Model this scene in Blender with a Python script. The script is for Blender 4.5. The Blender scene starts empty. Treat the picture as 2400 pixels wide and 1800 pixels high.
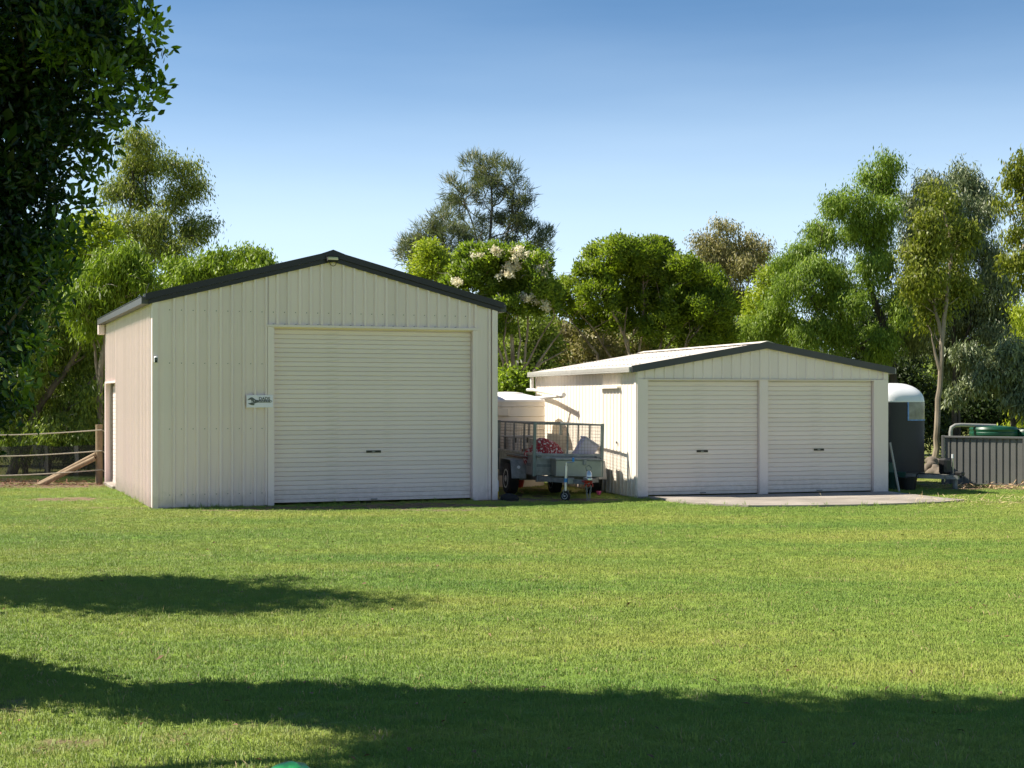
import bpy, math, random
import numpy as np
from mathutils import Vector, Matrix, Euler

# ------------------------------------------------------------------ camera, sky, sun, exposure
scene = bpy.context.scene
COL = scene.collection
cam_data = bpy.data.cameras.new('camera')
cam = bpy.data.objects.new('camera', cam_data)
COL.objects.link(cam)
cam.location = (0, 0, 1.8)
cam.rotation_euler = (math.radians(90), 0, 0)
cam_data.sensor_width = 36.0
cam_data.lens = 51.0
cam_data.shift_y = 34 / 2400
cam_data.clip_end = 3000
scene.camera = cam

SUN = Vector((-0.83, 0.08, 1.0)).normalized()          # direction towards the sun
SUN_EL = math.asin(SUN.z)
SUN_AZ = math.atan2(SUN.x, SUN.y)
world = bpy.data.worlds.new('World')
scene.world = world
world.use_nodes = True
wn = world.node_tree
bg = wn.nodes['Background']
sky = wn.nodes.new('ShaderNodeTexSky')
sky.sky_type = 'NISHITA'
sky.sun_disc = False
sky.sun_elevation = SUN_EL
sky.sun_rotation = SUN_AZ
sky.altitude = 100
sky.air_density = 0.5
sky.dust_density = 0.0
sky.ozone_density = 6.0
# pale aerosol band low over the horizon, the same all the way round
wtc = wn.nodes.new('ShaderNodeTexCoord')
wsep = wn.nodes.new('ShaderNodeSeparateXYZ')
wn.links.new(wtc.outputs['Generated'], wsep.inputs[0])
wramp = wn.nodes.new('ShaderNodeMapRange')
wramp.interpolation_type = 'SMOOTHERSTEP'
wramp.inputs[1].default_value = 0.0
wramp.inputs[2].default_value = 0.31
wramp.inputs[3].default_value = 0.9
wramp.inputs[4].default_value = 0.0
wn.links.new(wsep.outputs['Z'], wramp.inputs[0])
wmix = wn.nodes.new('ShaderNodeMix')
wmix.data_type = 'RGBA'
# faint streaky cirrus veil
wmap = wn.nodes.new('ShaderNodeMapping'); wmap.inputs['Scale'].default_value = (1.2, 1.2, 9.0)
wn.links.new(wtc.outputs['Generated'], wmap.inputs[0])
wnoi = wn.nodes.new('ShaderNodeTexNoise'); wnoi.inputs['Scale'].default_value = 2.6; wnoi.inputs['Detail'].default_value = 5
wn.links.new(wmap.outputs[0], wnoi.inputs['Vector'])
wadd = wn.nodes.new('ShaderNodeMath'); wadd.operation = 'MULTIPLY_ADD'; wadd.inputs[1].default_value = 0.16; wadd.use_clamp = True
wsub = wn.nodes.new('ShaderNodeMath'); wsub.operation = 'SUBTRACT'; wsub.inputs[1].default_value = 0.5
wn.links.new(wnoi.outputs[0], wsub.inputs[0]); wn.links.new(wsub.outputs[0], wadd.inputs[0]); wn.links.new(wramp.outputs[0], wadd.inputs[2])
wn.links.new(wadd.outputs[0], wmix.inputs[0])
whs = wn.nodes.new('ShaderNodeHueSaturation')
whs.inputs['Saturation'].default_value = 0.98
whs.inputs['Value'].default_value = 0.93
whs.inputs['Hue'].default_value = 0.486
wn.links.new(sky.outputs[0], whs.inputs['Color'])
wn.links.new(whs.outputs[0], wmix.inputs[6])
wmix.inputs[7].default_value = (4.7, 5.8, 6.7, 1)
wn.links.new(wmix.outputs[2], bg.inputs['Color'])
bg.inputs['Strength'].default_value = 0.085

sun_data = bpy.data.lights.new('sun', 'SUN')
sun_data.energy = 4.3
sun_data.angle = math.radians(0.53)
sun_data.color = (1.0, 0.945, 0.80)
sun = bpy.data.objects.new('sun', sun_data)
COL.objects.link(sun)
sun.rotation_euler = SUN.to_track_quat('Z', 'Y').to_euler()

scene.render.engine = 'CYCLES'
scene.view_settings.view_transform = 'Standard'
scene.view_settings.look = 'None'
scene.view_settings.exposure = 1.18
scene.view_settings.gamma = 1.0
scene.view_settings.use_curve_mapping = False
scene.cycles.max_bounces = 8
scene.cycles.diffuse_bounces = 4
scene.cycles.transparent_max_bounces = 8
scene.cycles.use_denoising = True
scene.cycles.sample_clamp_indirect = 6.0

F, HY, CH = 3400.0, 934.0, 1.8
def P(px, py, Z):
    return ((px - 1200) / F * Z, Z, CH + (HY - py) / F * Z)

# ------------------------------------------------------------------ helpers
def tag(o, label=None, cat=None, group=None, kind=None):
    if label: o['label'] = label
    if cat: o['category'] = cat
    if group: o['group'] = group
    if kind: o['kind'] = kind
    return o

def empty(name, loc=(0, 0, 0), rot=(0, 0, 0), label=None, cat=None, group=None):
    o = bpy.data.objects.new(name, None)
    o.empty_display_size = 0.2
    COL.objects.link(o)
    o.location = loc
    o.rotation_euler = rot
    return tag(o, label, cat, group)

def link(name, mesh, parent=None, mat=None, loc=None, rot=None):
    o = bpy.data.objects.new(name, mesh)
    COL.objects.link(o)
    if mat is not None and not mesh.materials:
        mesh.materials.append(mat)
    if parent is not None: o.parent = parent
    if loc is not None: o.location = loc
    if rot is not None: o.rotation_euler = rot
    return o

class MB:
    def __init__(s):
        s.v, s.f = [], []
    def add(s, vs, fs):
        b = len(s.v)
        s.v += [tuple(v) for v in vs]
        s.f += [tuple(i + b for i in f) for f in fs]
        return s
    def box(s, a, b, bev=0.0, M=None):
        (x0, y0, z0), (x1, y1, z1) = a, b
        if bev > 0:
            c = ((x0 + x1) / 2, (y0 + y1) / 2)
            hx, hy = abs(x1 - x0) / 2, abs(y1 - y0) / 2
            out = []
            for dz, ins in ((z0, bev), (z0 + bev, 0), (z1 - bev, 0), (z1, bev)):
                ring = []
                for sx, sy, k in ((-1, -1, 0), (1, -1, 1), (1, 1, 0), (-1, 1, 1)):
                    ex, ey = hx - ins, hy - ins
                    p1 = (c[0] + sx * (ex - (bev if ins == 0 else 0)), c[1] + sy * ey, dz)
                    p2 = (c[0] + sx * ex, c[1] + sy * (ey - (bev if ins == 0 else 0)), dz)
                    ring += [p2, p1] if k == 0 else [p1, p2]
                out.append(ring)
            vs = [p for r in out for p in r]
            fs = []
            for r in range(3):
                for i in range(8):
                    j = (i + 1) % 8
                    fs.append((r * 8 + i, r * 8 + j, (r + 1) * 8 + j, (r + 1) * 8 + i))
            fs.append(tuple(range(7, -1, -1)))
            fs.append(tuple(range(24, 32)))
        else:
            vs = [(x0, y0, z0), (x1, y0, z0), (x1, y1, z0), (x0, y1, z0), (x0, y0, z1), (x1, y0, z1), (x1, y1, z1), (x0, y1, z1)]
            fs = [(0, 3, 2, 1), (4, 5, 6, 7), (0, 1, 5, 4), (1, 2, 6, 5), (2, 3, 7, 6), (3, 0, 4, 7)]
        if M is not None:
            vs = [tuple(M @ Vector(v)) for v in vs]
        return s.add(vs, fs)
    def tube(s, pts, r, n=8, r1=None, cap=True):
        pts = [Vector(p) for p in pts]
        m = len(pts)
        rs = r if isinstance(r, (list, tuple)) else [r + ((r1 if r1 is not None else r) - r) * i / max(1, m - 1) for i in range(m)]
        up = None
        vs = []
        for i, p in enumerate(pts):
            d = (pts[min(i + 1, m - 1)] - pts[max(i - 1, 0)])
            if d.length < 1e-9: d = Vector((0, 0, 1))
            d.normalize()
            if up is None:
                up = Vector((0, 0, 1)) if abs(d.z) < 0.9 else Vector((1, 0, 0))
            a = d.cross(up)
            if a.length < 1e-6: a = d.cross(Vector((0.3, 1, 0.1)))
            a.normalize()
            b = a.cross(d).normalized()
            up = b
            for k in range(n):
                t = 2 * math.pi * k / n
                vs.append(p + (a * math.cos(t) + b * math.sin(t)) * rs[i])
        fs = []
        for i in range(m - 1):
            for k in range(n):
                j = (k + 1) % n
                fs.append((i * n + k, i * n + j, (i + 1) * n + j, (i + 1) * n + k))
        if cap:
            fs.append(tuple(range(n - 1, -1, -1)))
            fs.append(tuple((m - 1) * n + k for k in range(n)))
        return s.add(vs, fs)
    def lathe(s, prof, n=32, c=(0, 0, 0), axis='z'):
        vs, fs = [], []
        for (r, z) in prof:
            for k in range(n):
                t = 2 * math.pi * k / n
                if axis == 'z': vs.append((c[0] + r * math.cos(t), c[1] + r * math.sin(t), c[2] + z))
                else: vs.append((c[0] + z, c[1] + r * math.cos(t), c[2] + r * math.sin(t)))
        for i in range(len(prof) - 1):
            for k in range(n):
                j = (k + 1) % n
                fs.append((i * n + k, i * n + j, (i + 1) * n + j, (i + 1) * n + k))
        fs.append(tuple(range(n - 1, -1, -1)))
        fs.append(tuple((len(prof) - 1) * n + k for k in range(n)))
        return s.add(vs, fs)
    def prism(s, outline, d0, d1, plane='xz'):
        n = len(outline)
        def q(p, d):
            if plane == 'xz': return (p[0], d, p[1])
            if plane == 'yz': return (d, p[0], p[1])
            return (p[0], p[1], d)
        vs = [q(p, d0) for p in outline] + [q(p, d1) for p in outline]
        fs = [tuple(range(n)), tuple(range(2 * n - 1, n - 1, -1))]
        for i in range(n):
            j = (i + 1) % n
            fs.append((i, i + n, j + n, j))
        return s.add(vs, fs)
    def mesh(s, name, smooth=False, fixn=True):
        me = bpy.data.meshes.new(name)
        me.from_pydata(s.v, [], s.f)
        if fixn:
            import bmesh
            bm = bmesh.new(); bm.from_mesh(me)
            bmesh.ops.recalc_face_normals(bm, faces=bm.faces)
            bm.to_mesh(me); bm.free()
        if smooth:
            me.polygons.foreach_set('use_smooth', [True] * len(me.polygons))
            try: me.set_sharp_from_angle(angle=math.radians(40))
            except Exception: pass
        me.update()
        return me
    def build(s, name, mat, parent=None, smooth=False, loc=None, rot=None):
        return link(name, s.mesh(name, smooth), parent, mat, loc, rot)

# ------------------------------------------------------------------ materials
def newmat(name):
    m = bpy.data.materials.new(name)
    m.use_nodes = True
    nt = m.node_tree
    nt.nodes.clear()
    out = nt.nodes.new('ShaderNodeOutputMaterial')
    return m, nt, out

def N(nt, t, **kw):
    n = nt.nodes.new(t)
    for k, v in kw.items():
        if k in n.inputs: n.inputs[k].default_value = v
        else: setattr(n, k, v)
    return n

def c4(c): return (c[0], c[1], c[2], 1.0)

def pbr(name, base, rough=0.5, metal=0.0, var=0.08, vscale=3.0, bump=0.0, bscale=40.0, dirt=None, dscale=(2, 2, 0.4), dthr=(0.55, 0.8), damt=0.5, spec=0.4, coat=0.0, grime=0.0, objvar=0.0):
    m, nt, out = newmat(name)
    b = N(nt, 'ShaderNodeBsdfPrincipled')
    b.inputs['Roughness'].default_value = rough
    b.inputs['Metallic'].default_value = metal
    b.inputs['Specular IOR Level'].default_value = spec
    b.inputs['Coat Weight'].default_value = coat
    nt.links.new(b.outputs[0], out.inputs[0])
    tc = N(nt, 'ShaderNodeTexCoord')
    n1 = N(nt, 'ShaderNodeTexNoise'); n1.inputs['Scale'].default_value = vscale; n1.inputs['Detail'].default_value = 5
    nt.links.new(tc.outputs['Object'], n1.inputs['Vector'])
    mr = N(nt, 'ShaderNodeMapRange'); mr.inputs[1].default_value = 0.3; mr.inputs[2].default_value = 0.7
    mr.inputs[3].default_value = 1 - var; mr.inputs[4].default_value = 1 + var
    nt.links.new(n1.outputs[0], mr.inputs[0])
    mx = N(nt, 'ShaderNodeVectorMath', operation='SCALE'); mx.inputs[0].default_value = base
    nt.links.new(mr.outputs[0], mx.inputs['Scale'])
    col = mx.outputs[0]
    if dirt is not None:
        mp = N(nt, 'ShaderNodeMapping'); mp.inputs['Scale'].default_value = dscale
        nt.links.new(tc.outputs['Object'], mp.inputs[0])
        n2 = N(nt, 'ShaderNodeTexNoise'); n2.inputs['Scale'].default_value = 4.0; n2.inputs['Detail'].default_value = 6
        nt.links.new(mp.outputs[0], n2.inputs['Vector'])
        m2 = N(nt, 'ShaderNodeMapRange'); m2.inputs[1].default_value = dthr[0]; m2.inputs[2].default_value = dthr[1]
        m2.inputs[3].default_value = 0; m2.inputs[4].default_value = damt
        nt.links.new(n2.outputs[0], m2.inputs[0])
        mm = N(nt, 'ShaderNodeMix', data_type='RGBA')
        nt.links.new(m2.outputs[0], mm.inputs[0]); nt.links.new(col, mm.inputs[6]); mm.inputs[7].default_value = c4(dirt)
        col = mm.outputs[2]
    if grime > 0:
        # splashed soil on the lowest part of the sheeting
        gp = N(nt, 'ShaderNodeNewGeometry'); sx = N(nt, 'ShaderNodeSeparateXYZ'); nt.links.new(gp.outputs['Position'], sx.inputs[0])
        mg = N(nt, 'ShaderNodeMapRange'); mg.inputs[1].default_value = 0.02; mg.inputs[2].default_value = 0.45; mg.inputs[3].default_value = 0.62; mg.inputs[4].default_value = 0.0
        nt.links.new(sx.outputs['Z'], mg.inputs[0])
        ng_ = N(nt, 'ShaderNodeTexNoise'); ng_.inputs['Scale'].default_value = 9; ng_.inputs['Detail'].default_value = 8; ng_.inputs['Roughness'].default_value = 0.75
        nt.links.new(gp.outputs['Position'], ng_.inputs['Vector'])
        ag = N(nt, 'ShaderNodeMath', operation='ADD'); nt.links.new(mg.outputs[0], ag.inputs[0]); nt.links.new(ng_.outputs[0], ag.inputs[1])
        m3 = N(nt, 'ShaderNodeMapRange'); m3.inputs[1].default_value = 0.72; m3.inputs[2].default_value = 1.15; m3.inputs[4].default_value = grime
        nt.links.new(ag.outputs[0], m3.inputs[0])
        mm3 = N(nt, 'ShaderNodeMix', data_type='RGBA'); nt.links.new(m3.outputs[0], mm3.inputs[0]); nt.links.new(col, mm3.inputs[6]); mm3.inputs[7].default_value = (0.22, 0.17, 0.12, 1)
        col = mm3.outputs[2]
    if objvar > 0:
        oi = N(nt, 'ShaderNodeObjectInfo'); mo = N(nt, 'ShaderNodeMapRange'); mo.inputs[3].default_value = 1 - objvar; mo.inputs[4].default_value = 1 + objvar * 0.6
        nt.links.new(oi.outputs['Random'], mo.inputs[0])
        so = N(nt, 'ShaderNodeVectorMath', operation='SCALE'); nt.links.new(col, so.inputs[0]); nt.links.new(mo.outputs[0], so.inputs['Scale'])
        col = so.outputs[0]
    nt.links.new(col, b.inputs['Base Color'])
    if bump > 0:
        n3 = N(nt, 'ShaderNodeTexNoise'); n3.inputs['Scale'].default_value = bscale; n3.inputs['Detail'].default_value = 4
        nt.links.new(tc.outputs['Object'], n3.inputs['Vector'])
        bp = N(nt, 'ShaderNodeBump'); bp.inputs['Strength'].default_value = bump; bp.inputs['Distance'].default_value = 0.02
        nt.links.new(n3.outputs[0], bp.inputs['Height']); nt.links.new(bp.outputs[0], b.inputs['Normal'])
    return m

def leafmat(name, cols, trans=0.35, gloss=0.25, rough=0.45, tcol=None, clump=0.45, mult=1.6):
    """cols: list of colours from dark to light picked by the per-face value 'tint'."""
    m, nt, out = newmat(name)
    at = N(nt, 'ShaderNodeAttribute', attribute_name='tint')
    rp = N(nt, 'ShaderNodeValToRGB')
    el = rp.color_ramp.elements
    while len(el) < len(cols): el.new(0.5)
    for i, c in enumerate(cols):
        el[i].position = i / (len(cols) - 1); el[i].color = c4([v * mult for v in c])
    nt.links.new(at.outputs['Fac'], rp.inputs[0])
    b = N(nt, 'ShaderNodeBsdfPrincipled'); b.inputs['Roughness'].default_value = rough
    b.inputs['Specular IOR Level'].default_value = gloss
    nt.links.new(rp.outputs[0], b.inputs['Base Color'])
    if clump > 0:
        # leaves of one clump lie roughly along its outer face, so they share its facing
        ao = N(nt, 'ShaderNodeAttribute', attribute_name='facing')
        ge = N(nt, 'ShaderNodeNewGeometry')
        s1 = N(nt, 'ShaderNodeVectorMath', operation='SCALE'); s1.inputs['Scale'].default_value = clump
        s2 = N(nt, 'ShaderNodeVectorMath', operation='MULTIPLY_ADD'); s2.inputs[1].default_value = (1 - clump,) * 3
        nt.links.new(ao.outputs['Vector'], s1.inputs[0]); nt.links.new(ge.outputs['Normal'], s2.inputs[0]); nt.links.new(s1.outputs[0], s2.inputs[2])
        s3 = N(nt, 'ShaderNodeVectorMath', operation='NORMALIZE'); nt.links.new(s2.outputs[0], s3.inputs[0]); nt.links.new(s3.outputs[0], b.inputs['Normal'])
    tr = N(nt, 'ShaderNodeBsdfTranslucent')
    tv = N(nt, 'ShaderNodeVectorMath', operation='MULTIPLY'); tv.inputs[1].default_value = tcol or (1.15, 1.25, 0.6)
    nt.links.new(rp.outputs[0], tv.inputs[0]); nt.links.new(tv.outputs[0], tr.inputs[0])
    mx = N(nt, 'ShaderNodeMixShader'); mx.inputs[0].default_value = trans
    nt.links.new(b.outputs[0], mx.inputs[1]); nt.links.new(tr.outputs[0], mx.inputs[2])
    nt.links.new(mx.outputs[0], out.inputs[0])
    return m

def barkmat(name, c1, c2, scale=6.0):
    m, nt, out = newmat(name)
    b = N(nt, 'ShaderNodeBsdfPrincipled'); b.inputs['Roughness'].default_value = 0.85
    tc = N(nt, 'ShaderNodeTexCoord')
    mp = N(nt, 'ShaderNodeMapping'); mp.inputs['Scale'].default_value = (1, 1, 0.3)
    nt.links.new(tc.outputs['Object'], mp.inputs[0])
    n1 = N(nt, 'ShaderNodeTexNoise'); n1.inputs['Scale'].default_value = scale; n1.inputs['Detail'].default_value = 7
    nt.links.new(mp.outputs[0], n1.inputs['Vector'])
    rp = N(nt, 'ShaderNodeValToRGB')
    rp.color_ramp.elements[0].position = 0.35; rp.color_ramp.elements[0].color = c4(c1)
    rp.color_ramp.elements[1].position = 0.65; rp.color_ramp.elements[1].color = c4(c2)
    nt.links.new(n1.outputs[0], rp.inputs[0]); nt.links.new(rp.outputs[0], b.inputs['Base Color'])
    bp = N(nt, 'ShaderNodeBump'); bp.inputs['Strength'].default_value = 0.5; bp.inputs['Distance'].default_value = 0.03
    nt.links.new(n1.outputs[0], bp.inputs['Height']); nt.links.new(bp.outputs[0], b.inputs['Normal'])
    nt.links.new(b.outputs[0], out.inputs[0])
    return m

M = {}
M['cream'] = pbr('cream_steel', (0.845, 0.682, 0.66), 0.42, var=0.035, vscale=0.8, dirt=(0.33, 0.29, 0.22), dscale=(5, 5, 0.22), dthr=(0.60, 0.85), damt=0.34, grime=0.3, objvar=0.05)
M['door'] = pbr('cream_curtain', (0.845, 0.682, 0.648), 0.40, var=0.03, vscale=0.7, dirt=(0.30, 0.26, 0.19), dscale=(0.4, 0.4, 3.0), dthr=(0.62, 0.85), damt=0.35, grime=0.3, objvar=0.05)
M['door2'] = pbr('stone_curtain', (0.80, 0.675, 0.61), 0.40, var=0.03, vscale=0.7, dirt=(0.30, 0.26, 0.19), dscale=(0.4, 0.4, 3.0), dthr=(0.6, 0.85), damt=0.3, grime=0.3, objvar=0.05)
M['cream2'] = pbr('pale_cream_steel', (0.85, 0.765, 0.68), 0.42, var=0.03, vscale=0.8, dirt=(0.42, 0.36, 0.28), dscale=(5, 5, 0.25), dthr=(0.60, 0.85), damt=0.15, grime=0.3, objvar=0.05)
M['cream3'] = pbr('stone_steel', (0.815, 0.68, 0.63), 0.42, var=0.03, vscale=0.8, dirt=(0.33, 0.29, 0.22), dscale=(5, 5, 0.25), dthr=(0.60, 0.85), damt=0.2, grime=0.3, objvar=0.05)
M['roofcream'] = pbr('roof_cream', (0.74, 0.66, 0.59), 0.5, var=0.04, vscale=1.5, dirt=(0.45, 0.38, 0.32), dscale=(1, 1, 1), damt=0.2)
M['charcoal'] = pbr('charcoal_trim', (0.020, 0.017, 0.020), 0.42, var=0.1)
M['greytrim'] = pbr('slate_grey_trim', (0.060, 0.055, 0.060), 0.45, var=0.08)
M['darkgutter'] = pbr('dark_gutter', (0.075, 0.07, 0.066), 0.45, var=0.1)
M['gutter'] = pbr('grey_gutter', (0.36, 0.345, 0.32), 0.45, var=0.08, dirt=(0.12, 0.11, 0.09), dscale=(3, 3, 3), dthr=(0.58, 0.75), damt=0.5)
M['handle'] = pbr('door_handle_dark', (0.035, 0.03, 0.022), 0.5)
M['seal'] = pbr('brush_seal', (0.22, 0.20, 0.18), 0.9, var=0.5, vscale=60)
M['signwhite'] = pbr('sign_white', (0.82, 0.74, 0.86), 0.4, var=0.03)
M['signgrey'] = pbr('sign_grey', (0.11, 0.11, 0.115), 0.5, var=0.05)
M['black'] = pbr('black_plastic', (0.012, 0.012, 0.013), 0.45)
M['rubber'] = pbr('tyre_rubber', (0.013, 0.012, 0.012), 0.75, var=0.2, bump=0.3, bscale=60)
M['galv'] = pbr('galvanised_steel', (0.27, 0.27, 0.26), 0.5, metal=0.35, var=0.22, vscale=9, dirt=(0.10, 0.095, 0.08), dscale=(2, 2, 2), dthr=(0.5, 0.75), damt=0.5)
M['galvdark'] = pbr('weathered_steel', (0.17, 0.175, 0.175), 0.55, metal=0.3, var=0.25, vscale=9)
M['postgreen'] = pbr('grey_green_steel', (0.17, 0.20, 0.19), 0.5, metal=0.2, var=0.15, vscale=9)
M['wire'] = pbr('rusty_wire', (0.20, 0.165, 0.13), 0.7, metal=0.3, var=0.2)
M['chrome'] = pbr('zinc_plate', (0.55, 0.55, 0.56), 0.3, metal=0.8, var=0.1)
M['rimwhite'] = pbr('rim_white', (0.50, 0.50, 0.48), 0.5, var=0.2, dirt=(0.15, 0.12, 0.09), dscale=(4, 4, 4), damt=0.6)
M['checker'] = pbr('alloy_checker', (0.30, 0.295, 0.265), 0.45, metal=0.7, var=0.1, vscale=4)
M['blue'] = pbr('blue_plastic', (0.03, 0.22, 0.55), 0.4)
M['red'] = pbr('red_paint', (0.32, 0.03, 0.02), 0.5, var=0.2)
M['pink'] = pbr('pink_plastic', (0.75, 0.10, 0.25), 0.4)
M['yellow'] = pbr('yellow_plastic', (0.62, 0.42, 0.03), 0.45)
M['tank'] = pbr('tank_cream_poly', (0.72, 0.635, 0.51), 0.45, var=0.05, vscale=2, dirt=(0.28, 0.22, 0.15), dscale=(2, 2, 1), dthr=(0.6, 0.8), damt=0.3)
M['tanktop'] = pbr('tank_lid_white', (0.76, 0.72, 0.70), 0.45, var=0.04)
M['pvc'] = pbr('white_pvc', (0.80, 0.77, 0.74), 0.35, var=0.05, dirt=(0.40, 0.38, 0.28), dscale=(5, 5, 5), dthr=(0.6, 0.75), damt=0.45)
M['pvcgrey'] = pbr('grey_pvc', (0.27, 0.265, 0.25), 0.5, var=0.08)
M['tankgreen'] = pbr('green_poly', (0.006, 0.060, 0.034), 0.4, var=0.12)
M['floatdark'] = pbr('charcoal_gelcoat', (0.016, 0.015, 0.020), 0.5, var=0.15, vscale=2)
M['floatwhite'] = pbr('white_gelcoat', (0.72, 0.72, 0.74), 0.3, var=0.04, vscale=2)
M['perspex'] = pbr('scuffed_perspex', (0.20, 0.19, 0.18), 0.12, var=0.45, vscale=5, spec=0.6)
M['tape'] = pbr('blue_masking_tape', (0.16, 0.28, 0.55), 0.7, var=0.3, vscale=14)
M['fence'] = pbr('grey_fence_steel', (0.145, 0.142, 0.135), 0.45, var=0.06, dirt=(0.24, 0.21, 0.17), dscale=(3, 3, 0.5), damt=0.3)
M['fencecap'] = pbr('grey_fence_cap', (0.11, 0.11, 0.108), 0.4, var=0.06)
M['timber'] = pbr('treated_pine', (0.27, 0.19, 0.12), 0.8, var=0.2, vscale=7, bump=0.3, bscale=30, dirt=(0.15, 0.10, 0.06), dscale=(6, 6, 1.2), damt=0.6)
M['rope'] = pbr('cream_rope', (0.42, 0.37, 0.30), 0.85, var=0.1, vscale=20)
M['concrete'] = pbr('pinkish_concrete', (0.29, 0.25, 0.22), 0.85, var=0.3, vscale=1.2, bump=0.25, bscale=60, dirt=(0.22, 0.19, 0.15), dscale=(1, 1, 1), dthr=(0.5, 0.75), damt=0.5)
M['greycrate'] = pbr('grey_crate_plastic', (0.40, 0.38, 0.36), 0.5, var=0.08)
M['lavender'] = pbr('pale_lilac_plastic', (0.52, 0.50, 0.60), 0.4, var=0.06)
M['ply'] = pbr('weathered_ply', (0.42, 0.36, 0.26), 0.8, var=0.25, vscale=5)
M['wood'] = pbr('rusty_brown_timber', (0.16, 0.075, 0.045), 0.8, var=0.3)
M['tubgreen'] = pbr('dark_green_tub', (0.02, 0.07, 0.055), 0.5)
M['greenbag'] = pbr('green_plastic_sheet', (0.015, 0.20, 0.05), 0.35, var=0.35, vscale=25, spec=0.6)
M['rock'] = pbr('pale_rock', (0.17, 0.135, 0.105), 0.9, var=0.25, bump=0.5, bscale=15)
M['lens'] = pbr('floodlight_lens', (0.55, 0.50, 0.28), 0.3)

# red printed fabric
def fabric():
    m, nt, out = newmat('red_printed_fabric')
    b = N(nt, 'ShaderNodeBsdfPrincipled'); b.inputs['Roughness'].default_value = 0.8
    tc = N(nt, 'ShaderNodeTexCoord')
    v = N(nt, 'ShaderNodeTexNoise'); v.inputs['Scale'].default_value = 24; v.inputs['Detail'].default_value = 3
    nt.links.new(tc.outputs['Object'], v.inputs['Vector'])
    rp = N(nt, 'ShaderNodeValToRGB'); rp.color_ramp.interpolation = 'LINEAR'
    e = rp.color_ramp.elements
    e[0].position = 0.545; e[0].color = (0.30, 0.012, 0.022, 1)
    e[1].position = 0.585; e[1].color = (0.62, 0.55, 0.55, 1)
    nt.links.new(v.outputs[0], rp.inputs[0]); nt.links.new(rp.outputs[0], b.inputs['Base Color'])
    nt.links.new(b.outputs[0], out.inputs[0])
    return m
M['fabric'] = fabric()

def shademat():
    m, nt, out = newmat('black_shade_cloth')
    d = N(nt, 'ShaderNodeBsdfPrincipled'); d.inputs['Base Color'].default_value = (0.012, 0.012, 0.011, 1); d.inputs['Roughness'].default_value = 0.8
    t = N(nt, 'ShaderNodeBsdfTransparent')
    mx = N(nt, 'ShaderNodeMixShader'); mx.inputs[0].default_value = 0.2
    nt.links.new(d.outputs[0], mx.inputs[1]); nt.links.new(t.outputs[0], mx.inputs[2]); nt.links.new(mx.outputs[0], out.inputs[0])
    return m
M['shade'] = shademat()

# ------------------------------------------------------------------ ground
rg = np.random.default_rng(5)
def smooth_noise(x, y, seed, scale):
    r = np.random.default_rng(seed)
    out = np.zeros_like(x)
    for k in range(6):
        a = r.uniform(0, 2 * np.pi); f = (1.0 / scale) * r.uniform(0.6, 1.8); p = r.uniform(0, 6.28)
        out += np.sin((x * np.cos(a) + y * np.sin(a)) * f * 2 * np.pi + p)
    return out / 6.0

def hgt(x, y):
    z = 0.03 * smooth_noise(x, y, 1, 7.0) + 0.012 * smooth_noise(x, y, 2, 2.2)
    near = np.clip((y - 5) / 4, 0, 1)
    sh = np.clip((22.5 - y) / 2.5, 0, 1)
    return z * near * sh

APRON = [(2.62, 25.75), (2.85, 24.95), (3.25, 24.4), (3.9, 23.98), (4.9, 24.02), (5.9, 24.22), (6.7, 24.55), (7.4, 24.85), (7.9, 25.35), (7.55, 26.3), (7.25, 27.3), (7.16, 27.60), (2.27, 26.13)]

def inpoly(x, y, poly):
    ins = np.zeros(x.shape, bool)
    n = len(poly)
    for i in range(n):
        x0, y0 = poly[i]; x1, y1 = poly[(i + 1) % n]
        c = ((y0 > y) != (y1 > y)) & (x < (x1 - x0) * (y - y0) / (y1 - y0 + 1e-12) + x0)
        ins ^= c
    return ins

BO, BE, BL = np.array((-5.862, 23.63)), np.array((0.932, 0.364)), np.array((-0.364, 0.932))
SO, SE, SL = np.array((2.254, 26.15)), np.array((0.958, 0.287)), np.array((-0.287, 0.958))
def quad(o, e, l, w, d, m=0.0):
    return [tuple(o - e * m - l * m), tuple(o + e * (w + m) - l * m), tuple(o + e * (w + m) + l * (d + m)), tuple(o - e * m + l * (d + m))]
FOOT = [quad(BO, BE, BL, 6.0, 7.25), quad(SO, SE, SL, 5.11, 6.0)]

# bare earth patches: x, y, rx, ry, strength
PATCH = [(-7.9, 25.9, 0.9, 0.6, 1.0), (-6.75, 23.9, 0.7, 0.22, 0.8), (-6.1, 23.75, 0.35, 0.25, 0.9), (-9.9, 30.2, 2.6, 1.2, 1.0), (-8.6, 29.4, 0.9, 0.5, .6), (-12, 31, 3, 1.8, 1.0),
         (-2.9, 23.85, 1.7, 0.55, 1.0), (-1.6, 24.4, 1.6, 0.75, 1.0), (-1.2, 23.35, 0.9, 0.3, 0.9), (-4.4, 23.3, 1.1, 0.25, .8), (0.6, 25.7, 1.5, 0.6, 1.0), (0.2, 26.8, 1.0, .8, 0.9), (0.3, 29, 2.2, 1.8, 0.7),
         (9.9, 29.0, 1.7, 0.55, 1.0), (8.4, 25.2, 0.55, 0.2, 0.9), (8.9, 28.7, 1.0, 0.5, .6), (7.3, 30.5, 2.5, 2.2, 0.9),
         (-3.0, 8.3, 0.28, 0.3, 0.75), (-2.35, 7.55, 0.2, 0.2, 0.8), (-2.9, 7.4, 0.3, 0.25, .8), (-1.75, 7.75, 0.22, 0.2, .6), (-1.2, 8.0, 0.25, 0.18, .5),
         (-3.6, 16.6, 0.5, 0.18, .55), (3.2, 14.6, .45, .2, .5), (2.0, 11.6, .4, .18, .5), (1.2, 8.9, .25, .12, .5), (0.5, 17, 1.2, .3, .35), (4.6, 11, .7, .25, .35)]
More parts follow.
